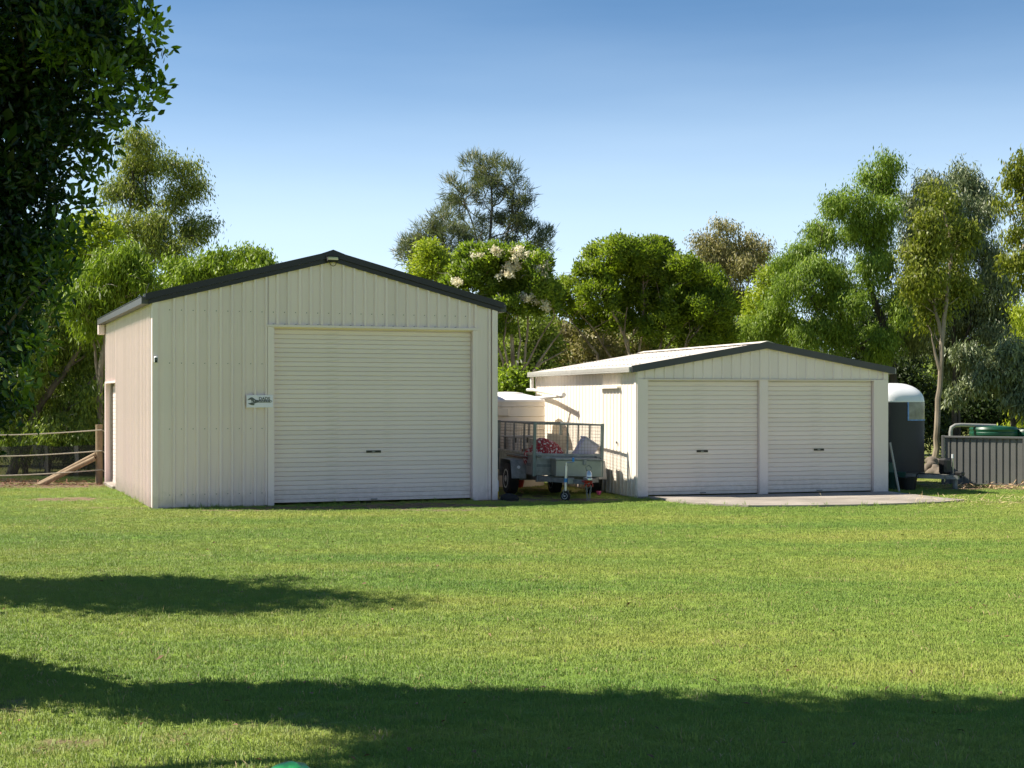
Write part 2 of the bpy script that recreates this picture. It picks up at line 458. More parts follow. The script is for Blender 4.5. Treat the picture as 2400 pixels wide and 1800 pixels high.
def bare(x, y):
    b = np.zeros_like(x)
    wob = 0.35 * smooth_noise(x, y, 9, 1.3)
    for (cx, cy, rx, ry, s) in PATCH:
        d = np.sqrt(((x - cx) / rx) ** 2 + ((y - cy) / ry) ** 2) + wob
        b = np.maximum(b, s * np.clip((1.25 - d) / 0.6, 0, 1))
    wood = np.clip((y - 33) / 2.0, 0, 1)
    return np.clip(np.maximum(b, wood * 0.45), 0, 1)

def build_ground():
    xs = np.concatenate([-np.geomspace(900, 14.5, 14), np.arange(-14, 14.01, 0.2), np.geomspace(14.5, 900, 14)])
    ys = np.concatenate([-np.geomspace(600, 6, 8), np.arange(0, 4, 1.0), np.arange(4, 38.01, 0.2), np.geomspace(39, 1500, 16)])
    X, Y = np.meshgrid(xs, ys)
    Zg = hgt(X, Y)
    nx, ny = len(xs), len(ys)
    V = np.stack([X.ravel(), Y.ravel(), Zg.ravel()], 1)
    idx = np.arange(nx * ny).reshape(ny, nx)
    Q = np.stack([idx[:-1, :-1].ravel(), idx[:-1, 1:].ravel(), idx[1:, 1:].ravel(), idx[1:, :-1].ravel()], 1)
    me = bpy.data.meshes.new('ground')
    me.vertices.add(len(V)); me.vertices.foreach_set('co', V.ravel())
    me.loops.add(Q.size); me.loops.foreach_set('vertex_index', Q.ravel().astype(np.int32))
    me.polygons.add(len(Q)); me.polygons.foreach_set('loop_start', np.arange(0, Q.size, 4, dtype=np.int32))
    me.update(calc_edges=True)
    me.polygons.foreach_set('use_smooth', [True] * len(Q))
    xf, yf = X.ravel(), Y.ravel()
    b = bare(xf, yf)
    me.attributes.new('bare', 'FLOAT', 'POINT').data.foreach_set('value', b.astype(np.float32))
    wedge = (np.abs(xf) < 0.375 * yf + 0.8) & (yf > 6.0) & (yf < 33.5)
    blocked = inpoly(xf, yf, APRON)
    for f in FOOT: blocked |= inpoly(xf, yf, f)
    dens = np.where(wedge & ~blocked, np.interp(yf, [6, 12, 20, 33], [190, 150, 100, 70]), 0) * (1 - 0.93 * b)
    me.attributes.new('grass_density', 'FLOAT', 'POINT').data.foreach_set('value', dens.astype(np.float32))
    edge = np.zeros_like(xf)
    for f in FOOT + [APRON]:
        for i in range(len(f)):
            (ax, ay), (bx, by) = f[i], f[(i + 1) % len(f)]
            t = np.clip(((xf - ax) * (bx - ax) + (yf - ay) * (by - ay)) / ((bx - ax) ** 2 + (by - ay) ** 2), 0, 1)
            dd = np.hypot(xf - ax - t * (bx - ax), yf - ay - t * (by - ay))
            edge = np.maximum(edge, np.where(dd < 0.2, 60, 0))
    edge *= ~blocked * (0.25 + 0.75 * (smooth_noise(xf, yf, 17, 1.7) > 0.0)) * (1 - 0.6 * b)
    me.attributes.new('edge_density', 'FLOAT', 'POINT').data.foreach_set('value', edge.astype(np.float32))
    o = link('ground', me)
    tag(o, kind='structure')
    return o

def lawn_colour(nt, base=1.0):
    """colour drifting over the lawn in world space: (colour socket)"""
    g = N(nt, 'ShaderNodeNewGeometry')
    mp = N(nt, 'ShaderNodeMapping'); mp.inputs['Scale'].default_value = (0.35, 0.75, 1)
    nt.links.new(g.outputs['Position'], mp.inputs[0])
    n1 = N(nt, 'ShaderNodeTexNoise'); n1.inputs['Scale'].default_value = 0.8; n1.inputs['Detail'].default_value = 6; n1.inputs['Roughness'].default_value = 0.6
    nt.links.new(mp.outputs[0], n1.inputs['Vector'])
    rp = N(nt, 'ShaderNodeValToRGB')
    e = rp.color_ramp.elements
    e[0].position = 0.38; e[0].color = c4([c * base for c in (0.172, 0.285, 0.048)])
    e[1].position = 0.62; e[1].color = c4([c * base for c in (0.335, 0.375, 0.076)])
    x = e.new(0.5); x.color = c4([c * base for c in (0.245, 0.335, 0.058)])
    n0 = N(nt, 'ShaderNodeTexNoise'); n0.inputs['Scale'].default_value = 0.33; n0.inputs['Detail'].default_value = 3
    mp0 = N(nt, 'ShaderNodeMapping'); mp0.inputs['Scale'].default_value = (0.5, 1.6, 1); mp0.inputs['Rotation'].default_value = (0, 0, 0.25)
    nt.links.new(g.outputs['Position'], mp0.inputs[0]); nt.links.new(mp0.outputs[0], n0.inputs['Vector'])
    av = N(nt, 'ShaderNodeMix', data_type='FLOAT'); av.inputs[0].default_value = 0.5
    nt.links.new(n1.outputs[0], av.inputs[2]); nt.links.new(n0.outputs[0], av.inputs[3])
    nt.links.new(av.outputs[0], rp.inputs[0])
    # thin dry spots
    n4 = N(nt, 'ShaderNodeTexNoise'); n4.inputs['Scale'].default_value = 1.1; n4.inputs['Detail'].default_value = 7; n4.inputs['Roughness'].default_value = 0.7
    mp4 = N(nt, 'ShaderNodeMapping'); mp4.inputs['Scale'].default_value = (0.6, 1.4, 1); mp4.inputs['Location'].default_value = (3, 7, 0)
    nt.links.new(g.outputs['Position'], mp4.inputs[0]); nt.links.new(mp4.outputs[0], n4.inputs['Vector'])
    m4 = N(nt, 'ShaderNodeMapRange'); m4.inputs[1].default_value = 0.60; m4.inputs[2].default_value = 0.74; m4.inputs[4].default_value = 0.55
    nt.links.new(n4.outputs[0], m4.inputs[0])
    x4 = N(nt, 'ShaderNodeMix', data_type='RGBA'); x4.inputs[7].default_value = c4([c * base for c in (0.40, 0.34, 0.13)])
    nt.links.new(m4.outputs[0], x4.inputs[0]); nt.links.new(rp.outputs[0], x4.inputs[6])
    return x4.outputs[2], g

def ground_mat():
    m, nt, out = newmat('lawn_ground')
    col, g = lawn_colour(nt, 0.85)
    n2 = N(nt, 'ShaderNodeTexNoise'); n2.inputs['Scale'].default_value = 28; n2.inputs['Detail'].default_value = 6; n2.inputs['Roughness'].default_value = 0.7
    nt.links.new(g.outputs['Position'], n2.inputs['Vector'])
    mr = N(nt, 'ShaderNodeMapRange'); mr.inputs[1].default_value = 0.3; mr.inputs[2].default_value = 0.7; mr.inputs[3].default_value = 0.8; mr.inputs[4].default_value = 1.2
    nt.links.new(n2.outputs[0], mr.inputs[0])
    sc = N(nt, 'ShaderNodeVectorMath', operation='SCALE')
    nt.links.new(col, sc.inputs[0]); nt.links.new(mr.outputs[0], sc.inputs['Scale'])
    # earth
    n3 = N(nt, 'ShaderNodeTexNoise'); n3.inputs['Scale'].default_value = 7; n3.inputs['Detail'].default_value = 8; n3.inputs['Roughness'].default_value = 0.75
    nt.links.new(g.outputs['Position'], n3.inputs['Vector'])
    rp = N(nt, 'ShaderNodeValToRGB')
    rp.color_ramp.elements[0].position = 0.35; rp.color_ramp.elements[0].color = (0.085, 0.062, 0.045, 1)
    rp.color_ramp.elements[1].position = 0.68; rp.color_ramp.elements[1].color = (0.30, 0.21, 0.14, 1)
    nt.links.new(n3.outputs[0], rp.inputs[0])
    at = N(nt, 'ShaderNodeAttribute', attribute_name='bare')
    ad = N(nt, 'ShaderNodeMath', operation='MULTIPLY_ADD'); ad.inputs[1].default_value = 1.1
    nz = N(nt, 'ShaderNodeMapRange'); nz.inputs[1].default_value = 0.3; nz.inputs[2].default_value = 0.7; nz.inputs[3].default_value = -0.45; nz.inputs[4].default_value = 0.35
    nt.links.new(n3.outputs[0], nz.inputs[0])
    nt.links.new(at.outputs['Fac'], ad.inputs[0]); nt.links.new(nz.outputs[0], ad.inputs[2])
    cl = N(nt, 'ShaderNodeClamp'); nt.links.new(ad.outputs[0], cl.inputs[0])
    mm = N(nt, 'ShaderNodeMix', data_type='RGBA')
    nt.links.new(cl.outputs[0], mm.inputs[0]); nt.links.new(sc.outputs[0], mm.inputs[6]); nt.links.new(rp.outputs[0], mm.inputs[7])
    b = N(nt, 'ShaderNodeBsdfPrincipled'); b.inputs['Roughness'].default_value = 0.95; b.inputs['Specular IOR Level'].default_value = 0.1
    nt.links.new(mm.outputs[2], b.inputs['Base Color'])
    bp = N(nt, 'ShaderNodeBump'); bp.inputs['Strength'].default_value = 0.8; bp.inputs['Distance'].default_value = 0.04
    nt.links.new(n2.outputs[0], bp.inputs['Height']); nt.links.new(bp.outputs[0], b.inputs['Normal'])
    nt.links.new(b.outputs[0], out.inputs[0])
    return m

ground = build_ground()
ground.data.materials.append(ground_mat())

def grass_mat(name, dry=0.0, base=1.0):
    m, nt, out = newmat(name)
    col, g = lawn_colour(nt, base)
    oi = N(nt, 'ShaderNodeObjectInfo')
    at = N(nt, 'ShaderNodeAttribute', attribute_name='tint')
    ad = N(nt, 'ShaderNodeMath', operation='ADD'); nt.links.new(oi.outputs['Random'], ad.inputs[0]); nt.links.new(at.outputs['Fac'], ad.inputs[1])
    mr = N(nt, 'ShaderNodeMapRange'); mr.inputs[1].default_value = 0; mr.inputs[2].default_value = 2; mr.inputs[3].default_value = 0.88; mr.inputs[4].default_value = 1.14
    nt.links.new(ad.outputs[0], mr.inputs[0])
    sc = N(nt, 'ShaderNodeVectorMath', operation='SCALE')
    nt.links.new(col, sc.inputs[0]); nt.links.new(mr.outputs[0], sc.inputs['Scale'])
    gt = N(nt, 'ShaderNodeMath', operation='GREATER_THAN'); gt.inputs[1].default_value = 1.0 - dry
    nt.links.new(at.outputs['Fac'], gt.inputs[0])
    mm = N(nt, 'ShaderNodeMix', data_type='RGBA'); nt.links.new(gt.outputs[0], mm.inputs[0])
    nt.links.new(sc.outputs[0], mm.inputs[6]); mm.inputs[7].default_value = (0.36, 0.29, 0.13, 1)
    b = N(nt, 'ShaderNodeBsdfPrincipled'); b.inputs['Roughness'].default_value = 0.55; b.inputs['Specular IOR Level'].default_value = 0.25
    nt.links.new(mm.outputs[2], b.inputs['Base Color'])
    tr = N(nt, 'ShaderNodeBsdfTranslucent'); nt.links.new(mm.outputs[2], tr.inputs[0])
    nm = N(nt, 'ShaderNodeVectorMath', operation='MULTIPLY_ADD'); nm.inputs[1].default_value = (0.55, 0.55, 0.55); nm.inputs[2].default_value = (0, 0, 0.6)
    nt.links.new(g.outputs['Normal'], nm.inputs[0])
    nn_ = N(nt, 'ShaderNodeVectorMath', operation='NORMALIZE'); nt.links.new(nm.outputs[0], nn_.inputs[0])
    nt.links.new(nn_.outputs[0], b.inputs['Normal'])
    mx = N(nt, 'ShaderNodeMixShader'); mx.inputs[0].default_value = 0.3
    nt.links.new(b.outputs[0], mx.inputs[1]); nt.links.new(tr.outputs[0], mx.inputs[2]); nt.links.new(mx.outputs[0], out.inputs[0])
    return m

def blade_clump(n, rad, h0, h1, w, lean, seed):
    r = np.random.default_rng(seed)
    V, Q, T = [], [], []
    for i in range(n):
        a, d = r.uniform(0, 6.283), rad * math.sqrt(r.uniform())
        x, y = d * math.cos(a), d * math.sin(a)
        h = r.uniform(h0, h1); la = r.uniform(0, 6.283); l = abs(r.normal(0, lean)) * h
        sa = r.uniform(0, 6.283); sx, sy = math.cos(sa) * w / 2, math.sin(sa) * w / 2
        dx, dy = math.cos(la) * l, math.sin(la) * l
        b = len(V)
        V += [(x - sx, y - sy, -0.01), (x + sx, y + sy, -0.01), (x + dx * 0.4 + sx * .8, y + dy * 0.4 + sy * .8, h * 0.6), (x + dx * 0.4 - sx * .8, y + dy * 0.4 - sy * .8, h * 0.6), (x + dx, y + dy, h)]
        Q += [(b, b + 1, b + 2, b + 3), (b + 3, b + 2, b + 4)]
        t = r.uniform(); T += [t, t]
    me = bpy.data.meshes.new('grass')
    me.from_pydata(V, [], Q)
    me.attributes.new('tint', 'FLOAT', 'FACE').data.foreach_set('value', np.array(T, np.float32))
    me.update()
    return me

def scatter(o, density_scale, seed, smin, smax, attr='grass_density'):
    """instances of this object's own clump over the ground, thinned by the ground's grass_density"""
    ng = bpy.data.node_groups.new(o.name + '_scatter', 'GeometryNodeTree')
    ng.interface.new_socket('Geometry', in_out='INPUT', socket_type='NodeSocketGeometry')
    ng.interface.new_socket('Geometry', in_out='OUTPUT', socket_type='NodeSocketGeometry')
    gi = ng.nodes.new('NodeGroupInput'); go = ng.nodes.new('NodeGroupOutput')
    oi = ng.nodes.new('GeometryNodeObjectInfo'); oi.inputs['Object'].default_value = ground; oi.transform_space = 'RELATIVE'
    dp = ng.nodes.new('GeometryNodeDistributePointsOnFaces'); dp.inputs['Seed'].default_value = seed
    na = ng.nodes.new('GeometryNodeInputNamedAttribute'); na.data_type = 'FLOAT'; na.inputs['Name'].default_value = attr
    mu = ng.nodes.new('ShaderNodeMath'); mu.operation = 'MULTIPLY'; mu.inputs[1].default_value = density_scale
    ng.links.new(na.outputs['Attribute'], mu.inputs[0])
    ng.links.new(oi.outputs['Geometry'], dp.inputs['Mesh']); ng.links.new(mu.outputs[0], dp.inputs['Density'])
    ip = ng.nodes.new('GeometryNodeInstanceOnPoints')
    rv = ng.nodes.new('FunctionNodeRandomValue'); rv.data_type = 'FLOAT_VECTOR'
    rv.inputs[0].default_value = (-0.12, -0.12, 0); rv.inputs[1].default_value = (0.12, 0.12, 6.283)
    rs = ng.nodes.new('FunctionNodeRandomValue'); rs.data_type = 'FLOAT'
    rs.inputs[2].default_value = smin; rs.inputs[3].default_value = smax
    rs.inputs['Seed'].default_value = seed + 7
    ng.links.new(dp.outputs['Points'], ip.inputs['Points']); ng.links.new(gi.outputs[0], ip.inputs['Instance'])
    ng.links.new(rv.outputs[0], ip.inputs['Rotation']); ng.links.new(rs.outputs[1], ip.inputs['Scale'])
    ng.links.new(ip.outputs[0], go.inputs[0])
    md = o.modifiers.new('scatter', 'NODES'); md.node_group = ng

g1 = link('lawn_grass', blade_clump(60, 0.085, 0.008, 0.024, 0.0045, 1.0, 1), mat=grass_mat('lawn_blades', dry=0.05))
tag(g1, 'short mown green lawn grass', 'grass', kind='stuff'); scatter(g1, 1.15, 3, 0.7, 1.25)
g2 = link('longer_grass', blade_clump(14, 0.06, 0.04, 0.085, 0.006, 0.5, 2), mat=grass_mat('longer_blades', dry=0.12))
tag(g2, 'longer grass tufts standing in the lawn', 'grass', kind='stuff'); scatter(g2, 0.035, 11, 0.5, 1.0)
g4 = link('edge_grass', blade_clump(16, 0.05, 0.03, 0.10, 0.006, 0.5, 4), mat=grass_mat('edge_blades', dry=0.15))
tag(g4, 'uncut grass along the foot of the shed walls', 'grass', kind='stuff'); scatter(g4, 1.0, 31, 0.5, 1.2, 'edge_density')
g3 = link('dead_grass', blade_clump(10, 0.07, 0.01, 0.03, 0.006, 1.8, 3), mat=pbr('straw', (0.40, 0.30, 0.16), 0.8, var=0.25, vscale=2))
tag(g3, 'dead straw coloured clippings in the lawn', 'grass clippings', kind='stuff'); scatter(g3, 0.05, 21, 0.6, 1.3)

# fallen leaves and straw lying on the lawn
def litter(name, n, region, L, W, mat, label, seed, zoff=0.03):
    r = np.random.default_rng(seed)
    V, Fc = [], []
    k = 0
    while k < n:
        x, y = region(r)
        if any(inpoly(np.array([x]), np.array([y]), f)[0] for f in FOOT): continue
        k += 1
        a = r.uniform(0, 6.283); l = L * r.uniform(0.6, 1.4); w = W * r.uniform(0.7, 1.3)
        z = float(hgt(np.array([x]), np.array([y]))[0]) + zoff * r.uniform(0.3, 1.2)
        d = np.array((math.cos(a), math.sin(a), r.normal(0, 0.3))); s = np.array((-math.sin(a), math.cos(a), r.normal(0, 0.3)))
        p = np.array((x, y, z)); b = len(V)
        V += [tuple(p), tuple(p + d * l * .5 + s * w * .5 + (0, 0, .006)), tuple(p + d * l), tuple(p + d * l * .5 - s * w * .5 + (0, 0, .006))]
        Fc.append((b, b + 1, b + 2, b + 3))
    me = bpy.data.meshes.new(name); me.from_pydata(V, [], Fc)
    o = link(name, me, mat=mat); tag(o, label, 'litter', kind='stuff')
def reg_near(r):
    y = 6.8 + 14 * r.uniform() ** 1.6
    return r.uniform(-0.37, 0.37) * y, y
def reg_left(r):
    return r.uniform(-3.6, -0.2), r.uniform(6.9, 9.5)
def reg_right(r):
    return 8.2 + r.normal(0, 1.0), 25.1 + r.normal(0, 0.7)
def reg_fence(r):
    return r.uniform(8.6, 11.5), 29.2 + r.normal(0, 0.35)
def reg_path(r):
    return -10 + r.normal(0, 1.5), 30.0 + r.normal(0, .6)
litter('fallen_leaves', 150, reg_near, 0.045, 0.024, pbr('brown_leaf', (0.16, 0.085, 0.04), 0.7, var=0.5, vscale=2), 'scattered brown fallen leaves on the lawn', 1)
litter('red_leaves', 28, reg_left, 0.035, 0.018, pbr('red_leaf', (0.22, 0.10, 0.055), 0.7, var=0.5, vscale=2), 'reddish fallen leaves under the dark tree', 2)
litter('straw', 420, reg_right, 0.16, 0.008, pbr('pale_straw', (0.55, 0.42, 0.24), 0.8, var=0.2), 'pale straw strewn beside the concrete apron', 3, 0.05)
litter('mulch', 500, reg_fence, 0.12, 0.02, pbr('pale_mulch', (0.48, 0.33, 0.20), 0.9, var=0.3, vscale=2), 'pale bark mulch along the grey fence', 4, 0.05)
litter('bark_litter', 500, reg_path, 0.13, 0.02, pbr('red_bark', (0.22, 0.11, 0.07), 0.9, var=0.3, vscale=2), 'reddish bark litter under the rope fence', 5, 0.05)

# concrete apron
def build_apron():
    mb = MB(); n = len(APRON)
    mb.prism(APRON, -0.08, 0.035, plane='xy')
    o = mb.build('concrete_apron', M['concrete']); tag(o, kind='structure')
build_apron()

# ------------------------------------------------------------------ sheds
def panel_mesh(w, z0, zt, rib, h, side):
    """one pan with its rib; zt(u) gives the top edge; side='front' runs along x, 'left' along y (outwards is -y / -x)"""
    us = [0.0, w - rib, w - rib * 0.72, w - rib * 0.28, w]
    hs = [0.0, 0.0, h, h, 0.0]
    if w < rib * 1.6:
        us, hs = [0, w], [0, 0]
    vs, fs = [], []
    for u, hh in zip(us, hs):
        for z in (z0, zt(u)):
            vs.append((u, -hh, z) if side == 'front' else (-hh, u, z))
    for i in range(len(us) - 1):
        a = i * 2
        fs.append((a, a + 2, a + 3, a + 1) if side == 'front' else (a, a + 1, a + 3, a + 2))
    me = bpy.data.meshes.new('cladding_panel'); me.from_pydata(vs, [], fs); me.update()
    return me

def clad(parent, mat, u0, u1, z0, ztop, pitch, rib, h, side, off=0.0, base=0.0):
    """pans between u0 and u1; ribs stay on the common pitch grid starting at base"""
    k = math.floor((u0 - base) / pitch + 1e-6)
    u = u0; cache = {}
    while u < u1 - 0.01:
        nxt = min(base + (k + 1) * pitch, u1)
        w = nxt - u
        if w > 0.012:
            a, b = ztop(u), ztop(nxt)
            key = (round(w, 4), round(a, 4), round(b, 4))
            if key not in cache:
                cache[key] = panel_mesh(w, z0, (lambda x, a=a, b=b, w=w, u=u: ztop(u + x)), rib, h, side)
            o = link('cladding_panel', cache[key], parent, mat, loc=(u, -off, 0) if side == 'front' else (-off, u, 0))
        u = nxt; k += 1

def slat_mesh(w, p, side='front', d=0.016):
    prof = [(0.0, 0.0), (0.05, -0.75), (0.13, -0.97), (0.5, -1.0), (0.86, -0.97), (0.95, -0.8), (1.0, 0.0)]
    vs, fs = [], []
    for t, y in prof:
        for x in (0, w):
            vs.append((x, y * d, t * p) if side == 'front' else (y * d, x, t * p))
    for i in range(len(prof) - 1):
        a = 2 * i
        fs.append((a, a + 1, a + 3, a + 2) if side == 'front' else (a, a + 2, a + 3, a + 1))
    me = bpy.data.meshes.new('slat'); me.from_pydata(vs, [], fs)
    me.update()
    return me

def roller_door(parent, u0, u1, z0, z1, y, p, side='front', label=None, handle=None, mat='door'):
    w = u1 - u0
    mb = MB()
    if side == 'front':
        mb.box((u0, y + 0.004, z0), (u1, y + 0.03, z1))
        mb.box((u0 + 0.01, y - 0.022, z0 + 0.005), (u1 - 0.01, y + 0.003, z0 + 0.055))
    else:
        mb.box((y + 0.004, u0, z0), (y + 0.03, u1, z1))
        mb.box((y - 0.022, u0 + 0.01, z0 + 0.005), (y + 0.003, u1 - 0.01, z0 + 0.055))
    d = mb.build('roller_door', M[mat], parent)
    if label: d['label'] = label
    sm = slat_mesh(w - 0.01, p, side)
    z = z0 + 0.056
    while z + p < z1 + 0.02:
        link('slat', sm, d, M[mat], loc=(u0 + 0.005, y, z) if side == 'front' else (y, u0 + 0.005, z))
        z += p
    if handle and side == 'front':
        hu, hz, hw = handle
        MB().box((hu - hw / 2, y - 0.028, hz - 0.02), (hu + hw / 2, y - 0.0145, hz + 0.02)).build('lock_plate', M['handle'], d)
        MB().box((hu - 0.03, y - 0.04, hz - 0.012), (hu + 0.02, y - 0.0285, hz + 0.012)).build('lock_handle', M['galv'], d)
        MB().box((hu - 0.05, y - 0.05, z0 + 0.018), (hu + 0.06, y - 0.0225, z0 + 0.036)).build('pull_handle', M['galvdark'], d)
    return d

# ---- tall shed
B_ANG = math.atan2(0.364, 0.932)
W, D, HE, RISE = 6.0, 7.25, 3.47, 0.775
bshed = empty('tall_shed', (-5.862, 23.63, 0), (0, 0, B_ANG), 'tall cream steel shed with one wide roller door and dark roof edge', 'shed')
def gtop(u): return HE + RISE * (1 - abs(u - W / 2) / (W / 2)) - 0.04
DU0, DU1, DZ = 2.0, 5.537, 2.985
fw = MB()
fw.box((0.02, 0.012, -0.05), (DU0 - 0.005, 0.05, DZ)); fw.box((DU1 + 0.005, 0.012, -0.05), (W - 0.02, 0.05, DZ))
fw.prism([(0.02, DZ + .001), (W - 0.02, DZ + .001), (W - 0.02, HE - 0.04), (W / 2, HE + RISE - 0.05), (0.02, HE - 0.04)], 0.012, 0.05)
fwall = fw.build('front_wall', M['cream'], bshed)
PT = 0.19
clad(fwall, M['cream'], 0.09, DU0 - 0.09, 0.02, gtop, PT, 0.066, 0.040, 'front')
clad(fwall, M['cream'], DU0 - 0.09, DU1 + 0.09, DZ + 0.06, gtop, PT, 0.066, 0.040, 'front')
clad(fwall, M['cream'], DU1 + 0.09, W - 0.10, 0.02, gtop, PT, 0.066, 0.040, 'front')
for a, b in ((-0.004, 0.09), (W - 0.10, W + 0.004)):
    MB().box((a, -0.043, 0.0), (b, 0.011, gtop(0) - 0.005)).build('corner_trim', M['cream'], fwall)
MB().box((DU0 - 0.11, -0.043, 0.0), (DU0 - 0.003, 0.09, DZ + 0.015)).build('door_jamb', M['cream'], fwall)
MB().box((DU1 + 0.003, -0.043, 0.0), (DU1 + 0.091, 0.09, DZ + 0.015)).build('door_jamb', M['cream'], fwall)
MB().box((DU0 - 0.14, -0.052, DZ + 0.018), (DU1 + 0.13, 0.09, DZ + 0.058)).build('door_head', M['cream'], fwall)
roller_door(bshed, DU0, DU1, 0.04, DZ + 0.012, 0.075, 0.0775, handle=(3.75, 0.885, 0.26), label='wide tall cream roller door')
scw = MB()
for zz in (0.22, 1.30, 2.38, 3.25):
    for k in range(1, 31):
        uu = k * PT - 0.10
        if (DU0 - 0.1 < uu < DU1 + 0.1 and zz < DZ + 0.1) or zz > gtop(uu) - 0.1: continue
        scw.box((uu - 0.007, -0.006, zz - 0.007), (uu + 0.007, -0.0005, zz + 0.007))
for k in range(11, 29):
    uu = k * PT - 0.10
    scw.box((uu - 0.012, -0.007, DZ + 0.062), (uu + 0.02, -0.0005, DZ + 0.07))
o = scw.build('wall_screws', M['seal'], fwall); o['kind'] = 'stuff'
# left side wall with a narrow roller door near the back
lw = MB()
SV0, SV1, SZ = 5.24, 7.10, 2.13
lw.box((0.012, 0.02, -0.05), (0.05, SV0, HE - 0.03)); lw.box((0.012, SV0, SZ), (0.05, D, HE - 0.03)); lw.box((0.012, SV1, -0.05), (0.05, D, SZ - 0.001))
lwall = lw.build('side_wall', M['cream'], bshed)
clad(lwall, M['cream'], 0.02, SV0, 0.02, lambda v: HE - 0.02, PT, 0.052, 0.026, 'left')
clad(lwall, M['cream'], SV0, D - 0.03, SZ + 0.02, lambda v: HE - 0.02, PT, 0.052, 0.026, 'left')
MB().box((-0.03, SV1 + 0.001, 0.0), (0.075, SV1 + 0.03, SZ)).build('door_jamb', M['cream'], lwall)
MB().box((-0.03, SV1 + 0.032, 0.0), (0.011, D + 0.004, SZ + 0.018)).build('corner_trim', M['cream'], lwall)
MB().box((-0.032, SV0 - 0.02, SZ - 0.018), (0.14, SV1, SZ + 0.018)).build('door_head', M['cream'], lwall)
MB().box((0.076, SV1 - 0.06, 0.02), (0.135, SV1 + 0.03, SZ - 0.02)).build('door_track', M['seal'], lwall)
roller_door(bshed, SV0 + 0.02, SV1 - 0.07, 0.06, SZ - 0.02, 0.13, 0.0775, side='left', label='narrow roller door in the left wall')
MB().box((-0.06, SV0 + 0.3, -0.02), (0.45, SV1 + .1, 0.07), 0.02).build('door_step', M['concrete'], bshed)
MB().box((0.02, D - 0.03, -0.05), (W - 0.02, D, HE)).build('rear_wall', M['cream'], bshed)
rw = MB().box((W - 0.05, 0.055, -0.05), (W - 0.012, D - 0.031, HE - 0.03)).build('side_wall', M['cream'], bshed)
clad_mesh = None
# roof
rf = MB()
OV = 0.12
sl = RISE / (W / 2)
for s in (-1, 1):
    xe = -OV if s < 0 else W + OV
    ze = HE - OV * sl
    rf.prism([(W / 2, HE + RISE + 0.0), (xe, ze), (xe, ze + 0.03), (W / 2, HE + RISE + 0.03)], -0.03, D + 0.05)
roof = rf.build('roof', M['charcoal'], bshed)
def roof_sheets(parent, W, D, HE, RISE, OV, mat, y0, n):
    sl = RISE / (W / 2)
    wsh = (D + 0.08) / n
    for s in (-1, 1):
        xe = -OV if s < 0 else W + OV
        prof = []
        for k in range(4):
            a = k * wsh / 4
            prof += [(a, 0), (a + wsh / 4 - 0.05, 0), (a + wsh / 4 - 0.036, 0.012), (a + wsh / 4 - 0.014, 0.012)]
        prof.append((wsh, 0))
        vs, fs = [], []
        for y, h in prof:
            vs.append((xe, y, HE - OV * sl + 0.036 + h)); vs.append((W / 2, y, HE + RISE + 0.036 + h))
        for i in range(len(prof) - 1):
            a = 2 * i
            fs.append((a, a + 2, a + 3, a + 1) if s > 0 else (a, a + 1, a + 3, a + 2))
        me = bpy.data.meshes.new('roof_sheet'); me.from_pydata(vs, [], fs); me.update()
        for k in range(n):
            link('roof_sheet', me, parent, mat, loc=(0, y0 + k * wsh, 0))
roof_sheets(roof, W, D, HE, RISE, OV, M['charcoal'], -0.03, 9)
def barge(parent, W, HE, RISE, OV, h, y0, y1, mat, dz=0.065, name='barge_board'):
    sl = RISE / (W / 2)
    for s in (-1, 1):
        xe = -OV if s < 0 else W + OV
        ze = HE - OV * sl
        MB().prism([(W / 2, HE + RISE + dz), (xe, ze + dz), (xe, ze + dz - h), (W / 2, HE + RISE + dz - h)], y0, y1).build(name, mat, parent)
barge(roof, W, HE, RISE, OV, 0.105, -0.085, -0.034, M['charcoal'])
barge(roof, W, HE, RISE, OV - 0.06, 0.075, -0.055, -0.034, M['charcoal'], dz=-0.043, name='barge_flashing')
MB().prism([(W / 2 - 0.2, HE + RISE + 0.066 - 0.2 * sl), (W / 2, HE + RISE + 0.069), (W / 2 + 0.2, HE + RISE + 0.066 - 0.2 * sl), (W / 2, HE + RISE + 0.085)], -0.09, D + 0.05).build('ridge_cap', M['charcoal'], roof)
for xg0, xg1 in ((-OV - 0.05, -0.034), (W + 0.034, W + OV + 0.05)):
    zg = HE - OV * sl
    gm = MB()
    gm.box((xg0, -0.03, zg - 0.10), (xg1, D + 0.08, zg - 0.094)); 
    outer = xg0 if xg0 < 0 else xg1
    gm.box((outer - 0.003, -0.03, zg - 0.1), (outer + 0.003, D + 0.08, zg + 0.015))
    gm.box((xg0, -0.036, zg - 0.1), (xg1, -0.030, zg + 0.01)); gm.box((xg0, D + 0.076, zg - 0.1), (xg1, D + 0.082, zg + 0.01))
    gm.build('gutter', M['darkgutter'], roof)
    MB().tube([(outer, -0.03, zg + 0.018), (outer, D + 0.08, zg + 0.018)], 0.012, 6).build('gutter_lip', M['charcoal'], roof)
MB().box((-0.17, D - 0.12, HE - 0.34), (-0.04, D + 0.06, HE - 0.13), 0.01).build('downpipe_stub', M['cream'], roof)

